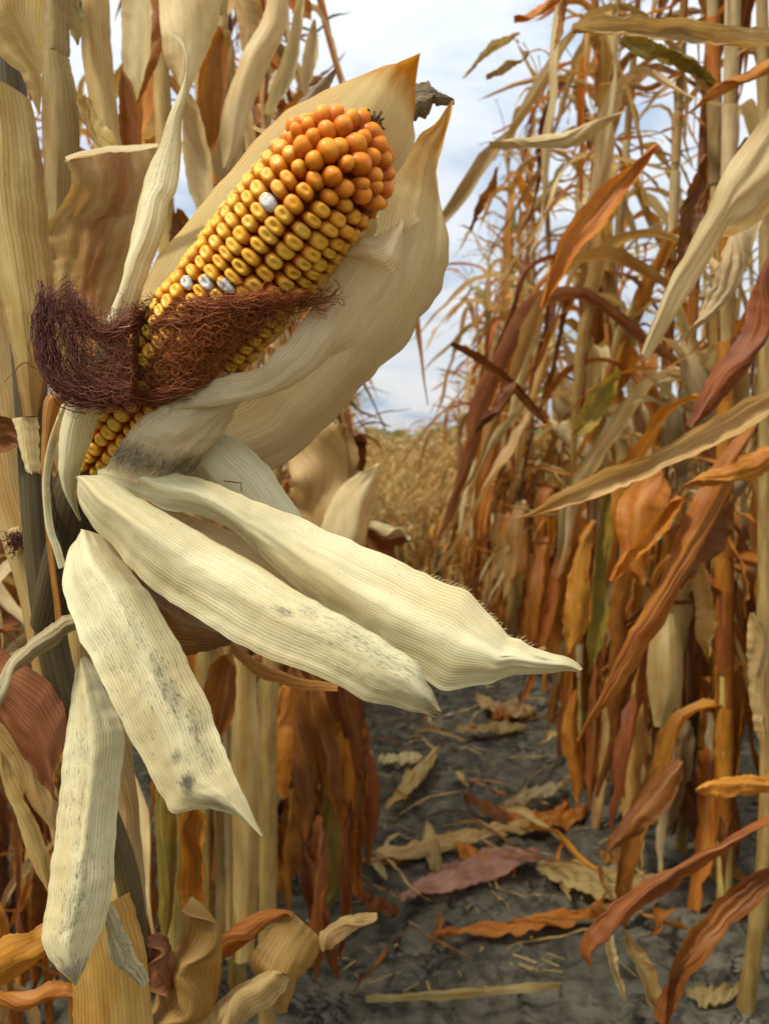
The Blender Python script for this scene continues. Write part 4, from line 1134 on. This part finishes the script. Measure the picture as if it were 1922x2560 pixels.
stalk_to_ground(rd_, bd, [(500, -200, 1.24), (505, 300, 1.24), (510, 900, 1.25)], (.0075, .0115))
for C, d, mt, sd_ in (([(755, -40, 20), (740, 80, 28), (712, 190, 46), (660, 290, 24)], 1.2, 'pale', 160), ([(786, 45, 10), (776, 140, 36), (758, 240, 14)], 1.3, 'pale', 161), ([(700, -30, 50), (755, 14, 44), (778, 44, 8)], 1.3, 'orange', 162),
                      ([(640, 60, 40), (668, 120, 44), (700, 180, 16)], 1.35, 'orange', 163), ([(600, -60, 60), (620, 60, 50), (625, 170, 30)], 1.25, 'tan', 164), ([(690, 100, 10), (700, 130, 44), (716, 150, 10)], 1.4, 'green', 165)):
    sleaf(C, d, mt, rd_, bd, seed=sd_, bulge=.01, tilt=.03)
# low on the left: curled dry leaves in front of the stalks
re_, be = plant_root(-.20, .80, 'low corn stalk with curled orange leaves below the hanging husks')
stalk_to_ground(re_, be, [(430, 1500, .74), (440, 1900, .76), (440, 2300, .78)], (.009, .0115))
for C, d, mt, sd_, bl in (([(410, 1930, 40), (418, 2150, 48), (410, 2370, 30)], .68, 'green', 170, .006), ([(480, 2020, 90), (482, 2120, 56), (474, 2220, 64), (490, 2340, 40)], .66, 'orange', 171, .014),
                          ([(395, 2330, 40), (408, 2400, 66), (430, 2470, 50)], .56, 'red', 172, .016), ([(478, 2240, 24), (505, 2340, 90), (480, 2450, 140), (430, 2580, 130)], .57, 'gold', 173, .02),
                          ([(540, 2400, 30), (600, 2335, 54), (680, 2290, 36), (740, 2284, 30)], .60, 'orange', 174, .01), ([(800, 2362, 54), (870, 2312, 44), (946, 2281, 10)], .60, 'tan', 175, .006),
                          ([(720, 2440, 60), (620, 2500, 84), (510, 2590, 90)], .57, 'tan', 176, .012)):
    sleaf(C, d, mt, re_, be, seed=sd_, bulge=bl, tilt=.03)
leaf([(735, 2284), (690, 2310), (650, 2355), (626, 2402), (650, 2460), (692, 2532)], [(808, 2350), (792, 2392), (770, 2425), (742, 2445), (720, 2480), (697, 2536)], [.60, .585, .575, .575], [.60, .59, .59, .58], [.002, .014, .016, .006], 'gold', re_, be, 'rolled orange leaf end', nu=50, nv=20, wr=.0015, seed=177)
# next stalks down the left side
rf, bf = plant_root(-.215, 1.36, 'yellowish corn stalk with a pale sheath just beyond the torn husk end')
stalk_to_ground(rf, bf, [(570, 1300, 1.30), (590, 1900, 1.33), (590, 2300, 1.35)], (.0105, .013))
for x, w_, sd_ in ((560, 56, 180), (612, 64, 181), (585, 50, 182)):
    sleaf([(x - 8, 1640, w_), (x, 1900, w_ * 1.1), (x + 4, 2150, w_), (x - 2, 2420, w_ * .7)], 1.29, 'tan' if sd_ != 182 else 'pale', rf, bf, seed=sd_, bulge=.012, wr=.002, name='sheath')
sleaf([(560, 1640, 60), (545, 1760, 90), (520, 1850, 60), (500, 1930, 20)], 1.1, 'rust', rf, bf, seed=183, bulge=.02)
rg, bg_ = plant_root(-.19, 1.55, 'corn stalk with dark rusty leaves and one green leaf left of the path')
stalk_to_ground(rg, bg_, [(665, 1300, 1.5), (675, 1900, 1.53), (675, 2200, 1.55)], (.0105, .013))
for C, d, mt, sd_ in (([(668, 1680, 60), (675, 1850, 66), (678, 2050, 50)], 1.47, 'pale', 190), ([(735, 1650, 40), (745, 1800, 60), (760, 1950, 60), (765, 2120, 30)], 1.45, 'rust', 191), ([(780, 1690, 40), (800, 1800, 64), (830, 1930, 50), (850, 2060, 16)], 1.5, 'rust', 192),
                      ([(836, 1880, 16), (822, 2040, 50), (826, 2200, 58), (800, 2310, 14)], 1.55, 'green', 193), ([(860, 1640, 40), (880, 1780, 60), (900, 1900, 40), (910, 2000, 10)], 1.7, 'rust', 194), ([(720, 1700, 50), (700, 1850, 60), (715, 2000, 40)], 1.4, 'orange', 195),
                      ([(770, 2100, 60), (790, 2250, 50), (830, 2380, 30), (850, 2450, 8)], 1.4, 'rust', 196)):
    sleaf(C, d, mt, rg, bg_, seed=sd_, bulge=.012, tilt=.03, wr=.004, edge=.002)
rh, bh = plant_root(-.16, 1.25, 'corn plant with a yellowish pointed closed ear behind the long husks')
stalk_to_ground(rh, bh, [(690, 900, 1.18), (680, 1500, 1.2), (670, 2000, 1.22)], (.009, .012))
mb = MB()
sheet(mb, [(780, 1400), (810, 1290), (850, 1220), (900, 1180), (945, 1158)], [(905, 1390), (925, 1300), (945, 1230), (950, 1190), (950, 1160)], 1.06, 1.08, [.025, .03, .022, .01, 0], nu=30, nv=16, wr=.002, seed=200, tone=lambda T, V: .5 * (V > .5))
o = mb.build('ear', M['pale'], rh, bh)
for C, d, mt, sd_ in (([(740, 1040, 120), (790, 1130, 150), (805, 1250, 130), (800, 1370, 80)], 1.1, 'tan', 201), ([(850, 1060, 30), (865, 1140, 60), (850, 1240, 40)], 1.12, 'tan', 202), ([(895, 1300, 16), (960, 1335, 60), (1032, 1350, 14)], 1.15, 'rust', 203),
                      ([(905, 1305, 16), (965, 1322, 22), (1030, 1345, 8)], 1.13, 'pale', 204), ([(930, 1330, 90), (950, 1400, 90), (990, 1470, 60)], 1.2, 'rust', 205), ([(880, 1150, 20), (890, 1100, 40), (900, 1180, 40)], 1.14, 'rust', 206)):
    sleaf(C, d, mt, rh, bh, seed=sd_, bulge=.012, tilt=.03)

# ------------------------------------------------------------------ near plants of the right row
rr1, b1 = plant_root(.62, 1.12, 'near corn plant at the right edge with long sweeping leaves across the path')
stalk_to_ground(rr1, b1, [(2200, -200, 1.1), (2230, 1000, 1.1), (2260, 2000, 1.11)], (.008, .012))
FE1 = (([(2000, 540, 60), (1915, 700, 84), (1870, 850, 96), (1790, 970, 110), (1740, 1040, 90), (1705, 1075, 40)], 1.0, 'rust', 210, .02), ([(1880, 1040, 50), (1800, 1190, 90), (1735, 1330, 96), (1665, 1480, 86), (1595, 1600, 84), (1530, 1720, 70), (1430, 1870, 24)], 1.0, 'red', 211, .015),
       ([(2000, 960, 70), (1850, 1045, 74), (1740, 1105, 66), (1600, 1170, 60), (1441, 1234, 46), (1340, 1282, 24), (1262, 1306, 5)], .9, 'tan', 212, .012), ([(1430, 64, 30), (1540, 58, 50), (1700, 75, 60), (2000, 92, 50)], .95, 'tan', 213, .012),
       ([(1900, 500, 60), (1835, 640, 76), (1780, 760, 44), (1695, 870, 6)], .85, 'pale', 214, .012), ([(2000, 2000, 60), (1830, 2100, 50), (1720, 2170, 64), (1620, 2232, 84), (1520, 2300, 90), (1455, 2365, 40), (1478, 2425, 6)], .95, 'rust', 215, .015),
       ([(2000, 2150, 70), (1860, 2240, 124), (1770, 2330, 124), (1700, 2440, 70), (1660, 2580, 30)], .82, 'rust', 216, .015), ([(2000, 1110, 60), (1860, 1170, 56), (1760, 1200, 40), (1700, 1215, 10)], .95, 'orange', 217, .01))
for C, d, mt, sd_, bl in FE1:
    sleaf([(x, y, w_ * (.62 if mt in ('rust', 'red') else .85)) for x, y, w_ in C], d, {'rust': 'rust', 'red': 'orange'}.get(mt, mt), rr1, b1, seed=sd_, bulge=bl, tilt=.03, tw=.3 if sd_ == 212 else 1.0, nu=80, nv=16, wr=.0045, edge=.0022)
leaf([(2000, 130), (1900, 300), (1800, 450), (1725, 590), (1665, 700), (1632, 790), (1600, 880)], [(2000, 440), (1910, 540), (1840, 585), (1770, 600), (1722, 690), (1688, 770), (1612, 910)], [.72, .74, .75, .76], [.76, .77, .77, .77], [.014, .016, .012, .004], 'pale', rr1, b1, 'wide bleached leaf with torn holes', nu=60, nv=22, wr=.003, seed=218, tone=lambda T, V: .3 * (V > .6))
rr2, b2 = plant_root(.515, 1.33, 'corn plant on a yellowish stalk at the right edge of the path')
stalk_to_ground(rr2, b2, [(1900, -200, 1.3), (1912, 600, 1.3), (1912, 1500, 1.31), (1914, 2100, 1.32)], (.0075, .0125))
FE2 = (([(1645, 362, 10), (1560, 450, 60), (1480, 540, 92), (1420, 620, 60), (1350, 780, 10)], 1.2, 'orange', 220), ([(1418, -60, 20), (1402, 60, 22), (1380, 135, 6)], 1.1, 'orange', 221), ([(1222, 371, 5), (1310, 358, 42), (1420, 346, 46), (1500, 310, 30), (1570, 272, 10)], 1.3, 'pale', 222),
       ([(1242, 415, 8), (1216, 490, 28), (1170, 575, 5)], 1.4, 'rust', 223), ([(1160, 196, 4), (1225, 120, 22), (1305, 78, 14)], 1.4, 'tan', 224), ([(1215, 200, 4), (1270, 170, 18), (1322, 138, 8)], 1.4, 'tan', 225), ([(1285, 58, 6), (1350, 25, 32), (1440, -40, 30)], 1.3, 'orange', 226),
       ([(1560, 85, 40), (1640, 130, 56), (1740, 175, 40), (1795, 208, 10)], 1.0, 'green', 227), ([(2000, 120, 35), (1850, 200, 36), (1770, 250, 26), (1712, 287, 6)], 1.1, 'orange', 228), ([(1768, 385, 12), (1742, 480, 56), (1720, 570, 56), (1680, 690, 30)], .98, 'rust', 229),
       ([(1548, 925, 16), (1500, 1000, 72), (1455, 1060, 60), (1428, 1088, 12)], 1.3, 'green', 230), ([(1130, 853, 6), (1200, 895, 24), (1270, 955, 28), (1330, 1020, 24), (1372, 1074, 8)], 1.6, 'rust', 231), ([(1285, 955, 16), (1240, 1020, 36), (1180, 1090, 6)], 1.6, 'rust', 232),
       ([(1705, 1245, 30), (1620, 1340, 46), (1525, 1460, 8)], .98, 'orange', 233), ([(1750, 1410, 40), (1765, 1540, 62), (1772, 1650, 40)], 1.35, 'gold', 234), ([(1880, 1530, 50), (1895, 1700, 62), (1900, 1860, 40)], 1.2, 'tan', 235),
       ([(1735, 1977, 24), (1800, 1970, 52), (2000, 1950, 56)], 1.15, 'orange', 237), ([(1820, 1230, 60), (1780, 1330, 120), (1720, 1400, 90), (1700, 1480, 30)], 1.2, 'rust', 238), ([(1650, 1180, 90), (1600, 1280, 150), (1590, 1380, 90), (1600, 1470, 30)], 1.3, 'orange', 239),
       ([(1480, 1300, 30), (1450, 1420, 60), (1440, 1540, 80), (1420, 1640, 30)], 1.5, 'orange', 240), ([(1520, 1200, 24), (1510, 1350, 36), (1495, 1550, 50), (1470, 1700, 16)], 1.35, 'green', 241), ([(1700, 1900, 60), (1640, 2000, 90), (1560, 2080, 60), (1500, 2150, 16)], 1.3, 'rust', 242),
       ([(1520, 2325, 20), (1540, 2430, 26), (1562, 2510, 6)], 1.3, 'pale', 243), ([(1560, 2330, 24), (1610, 2420, 48), (1655, 2540, 44)], 1.25, 'tan', 244))
for C, d, mt, sd_ in FE2:
    sleaf([(x, y, w_ * .8) for x, y, w_ in C], d, mt, rr2, b2, seed=sd_, bulge=.012, tilt=.03, nu=60, wr=.004, edge=.002)
mb = MB()
sheet(mb, [(1655, 1530), (1622, 1620), (1618, 1720), (1635, 1815)], [(1685, 1535), (1705, 1640), (1700, 1740), (1660, 1815)], 1.3, 1.3, [.006, .024, .024, .006], nu=30, nv=14, wr=.002, seed=236)
mb.build('ear', M['tan'], rr2, b2)
place_plant(.57, 1.58, 3, 2.2, 1.03, 'corn plant with a bushy top just behind the yellowish stalk at right', 'corn plants of the right row')
place_plant(.70, 1.45, 6, 4.2, 1.05, 'tall corn plant partly cut off by the right edge of the view', 'corn plants of the right row')

def gd(py, lift):
    return (lift - CAM_H) / ((1280 - py) / FOC * math.cos(R(PITCH)) - math.sin(R(PITCH)))
# dry leaves hanging thickly from the low parts of these stalks
r_ = np.random.RandomState(41)
def skirt(n, xr, yr, lr, wr_, root, base, mats, seed):
    for i in range(n):
        x, y, l = r_.uniform(*xr), r_.uniform(*yr), r_.uniform(*lr)
        yb = min(y + l, 2540)
        d = gd(max(yb, 1700) + r_.uniform(0, 160), .02)
        w_ = r_.uniform(*wr_); sl = r_.uniform(-60, 60)
        sleaf([(x, y, w_ * .5), (x + sl * .2 + r_.uniform(-14, 14), y + (yb - y) * .35, w_), (x + sl * .6 + r_.uniform(-18, 18), y + (yb - y) * .7, w_ * .9), (x + sl, yb, w_ * .3)], d, mats[r_.randint(len(mats))], root, base, seed=seed + i, bulge=.012, nu=36, nv=8, wr=.005, edge=.003)
skirt(26, (650, 900), (1640, 2080), (220, 460), (22, 60), rg, bg_, ['rust', 'rust', 'orange', 'gold', 'tan', 'rust'], 700)
skirt(22, (30, 640), (1900, 2250), (220, 420), (30, 70), rf, bf, ['rust', 'orange', 'gold', 'tan'], 740)
skirt(54, (1400, 1900), (1150, 1850), (200, 460), (20, 58), rr2, b2, ['orange', 'rust', 'gold', 'tan', 'orange', 'pale'], 780)

# ------------------------------------------------------------------ leaves lying on the path
def ground_leaf(C, mat, label, seed, lift=.03, group=None, bulge=.010):
    C = np.asarray(C, float)
    q = resample(C, 20)
    T = np.gradient(q[:, :2], axis=0); T /= np.linalg.norm(T, axis=1)[:, None] + 1e-9
    n = np.stack([-T[:, 1], T[:, 0]], 1)
    u = np.linspace(0, 1, 20)
    wd = q[:, 2] * np.clip(.1 + 7 * u, 0, 1) ** .7 * np.clip(.05 + 5 * (1 - u), 0, 1) ** .7
    A = q[:, :2] + n * wd[:, None] / 2; B = q[:, :2] - n * wd[:, None] / 2
    mb = MB()
    sheet(mb, A, B, gd(A[:, 1], lift), gd(B[:, 1], lift), bulge, nu=40, nv=10, wr=.006, seed=seed, edge=.003, crumple=.012)
    P = np.concatenate(mb.v); c = P.mean(0); c[2] = 0
    o = mb.build('fallen_leaf', M[mat], None, c); o.location = c
    return tag(o, label, 'fallen leaf', group)
GL = [([(1000, 2250, 24), (1110, 2200, 66), (1240, 2155, 70), (1350, 2138, 30)], 'pink', 'large pinkish leaf lying across the middle of the path'), ([(1340, 2170, 24), (1440, 2190, 74), (1540, 2215, 76), (1650, 2200, 40)], 'tan', 'broad tan leaf beside the large pinkish leaf on the path'),
      ([(1085, 2338, 12), (1270, 2322, 28), (1440, 2290, 42), (1525, 2272, 14)], 'orange', 'long narrow dry leaf on bare soil in front of the pinkish leaf'), ([(940, 2140, 36), (1050, 2125, 28), (1200, 2090, 22), (1390, 2048, 14)], 'tan', 'long straight stem like leaf lying behind the pinkish leaf'),
      ([(1065, 2062, 16), (1080, 2130, 42), (1096, 2192, 14)], 'tan', 'small yellow leaf pointing at the camera behind the pinkish leaf'), ([(1158, 1996, 10), (1220, 2025, 22), (1280, 2050, 18)], 'rust', 'short dark purple leaf piece on the path'),
      ([(1270, 2045, 26), (1350, 2052, 34), (1470, 2028, 36)], 'orange', 'orange leaf touching the dark purple piece on the path'), ([(1258, 2017, 12), (1330, 1990, 24), (1425, 1958, 14)], 'pale', 'pale curled leaf behind the dark purple piece'),
      ([(962, 2024, 10), (1030, 1950, 38), (1104, 1866, 8)], 'tan', 'tan leaf pointing away along the left side of the path'), ([(945, 1906, 18), (1055, 1895, 12)], 'pale', 'thin pale strip at the left row foot'),
      ([(1140, 1828, 14), (1230, 1822, 20), (1315, 1822, 14)], 'tan', 'straight tan leaf below the tip of the long husk'), ([(1190, 1742, 26), (1240, 1768, 28), (1335, 1780, 26)], 'tan', 'curved tan leaf far down the path under the husk tip'),
      ([(1138, 2118, 16), (1180, 2140, 42), (1225, 2162, 24)], 'orange', 'yellow orange leaf scrap half under the pinkish leaf'), ([(915, 2506, 6), (1150, 2490, 7), (1400, 2470, 6)], 'tan', 'thin straight straw at the bottom of the path'),
      ([(1715, 2490, 10), (1790, 2495, 34), (1866, 2468, 12)], 'tan', 'short tan leaf under the red brown leaf at lower right'), ([(1230, 1800, 16), (1250, 1790, 24), (1275, 1796, 12)], 'orange', 'small yellow scrap beside the straight tan leaf'),
      ([(1500, 2140, 20), (1560, 2150, 40), (1640, 2140, 20)], 'orange', 'orange leaf at the foot of the right row beside the broad tan leaf'), ([(1000, 2290, 20), (950, 2270, 40), (900, 2240, 20)], 'rust', 'dark rusty leaf at the left end of the pinkish leaf')]
for i, (C, mt, lb) in enumerate(GL):
    ground_leaf(C, mt, lb, 600 + i)
r = random.Random(21)
SCR = []
for i in range(12):
    mb = MB()
    blade(mb, np.array([0, 0, .012]), 0, r.uniform(.12, .3) * (1 if i < 6 else 1.3), r.uniform(.015, .04) * (1 if i < 6 else .35), r.uniform(0, .3), r.uniform(-.3, .1), .5, .6, r.uniform(-2, 2), r.uniform(.5, 1.5), 900 + i, 14, 4, .005, zmin=.004, w0=.12)
    SCR.append([mb.mesh('fallen_leaf', [M[k]]) for k in ('tan', 'orange', 'rust', 'pale')])
for i in range(270):
    y = 1.55 + 5.5 * r.random() ** 1.5
    u = r.random()
    x = r.gauss(.53, .14) if u < .3 else (r.gauss(-.18, .12) if u < .5 else r.uniform(-.12, .45))
    me = SCR[r.randrange(12)][r.choice([0, 0, 1, 1, 2, 3])]
    o = bpy.data.objects.new('fallen_leaf', me); COL.objects.link(o)
    o.location = (x, y, float(gz(y)) + .012 + (.03 if abs(x - .53) < .15 or abs(x + .23) < .15 else 0)); o.rotation_euler = (r.uniform(-.15, .15), r.uniform(-.15, .15), r.uniform(0, 6.28))
    o.scale = (r.uniform(.45, 1.0),) * 3
    tag(o, 'small dry leaf scrap scattered on the dark soil between the stalks', 'fallen leaf', 'leaf scraps on the soil')
mb = MB()                                              # crumbs of straw nobody could count
for i in range(1500):
    y = 1.4 + 6 * r.random() ** 1.4; x = r.uniform(-.6, .95)
    a = r.uniform(0, 6.28); l = r.uniform(.004, .022) * (1 if r.random() < .9 else 1.8); wv_ = r.uniform(.0006, .0025)
    z = float(gz(y)) + r.uniform(.006, .03)
    d = np.array([math.cos(a), math.sin(a), r.uniform(-.3, .3)]) * l; n_ = np.array([-math.sin(a), math.cos(a), r.uniform(-.5, .5)]) * wv_
    c = np.array([x, y, z])
    mb.raw(np.array([c - d - n_, c + d - n_, c + d + n_, c - d + n_]), np.array([[0, 1, 2, 3]]))
o = mb.build('straw_litter', M['tan'])
tag(o, 'fine straw crumbs littering the soil', 'straw litter', kind='stuff')
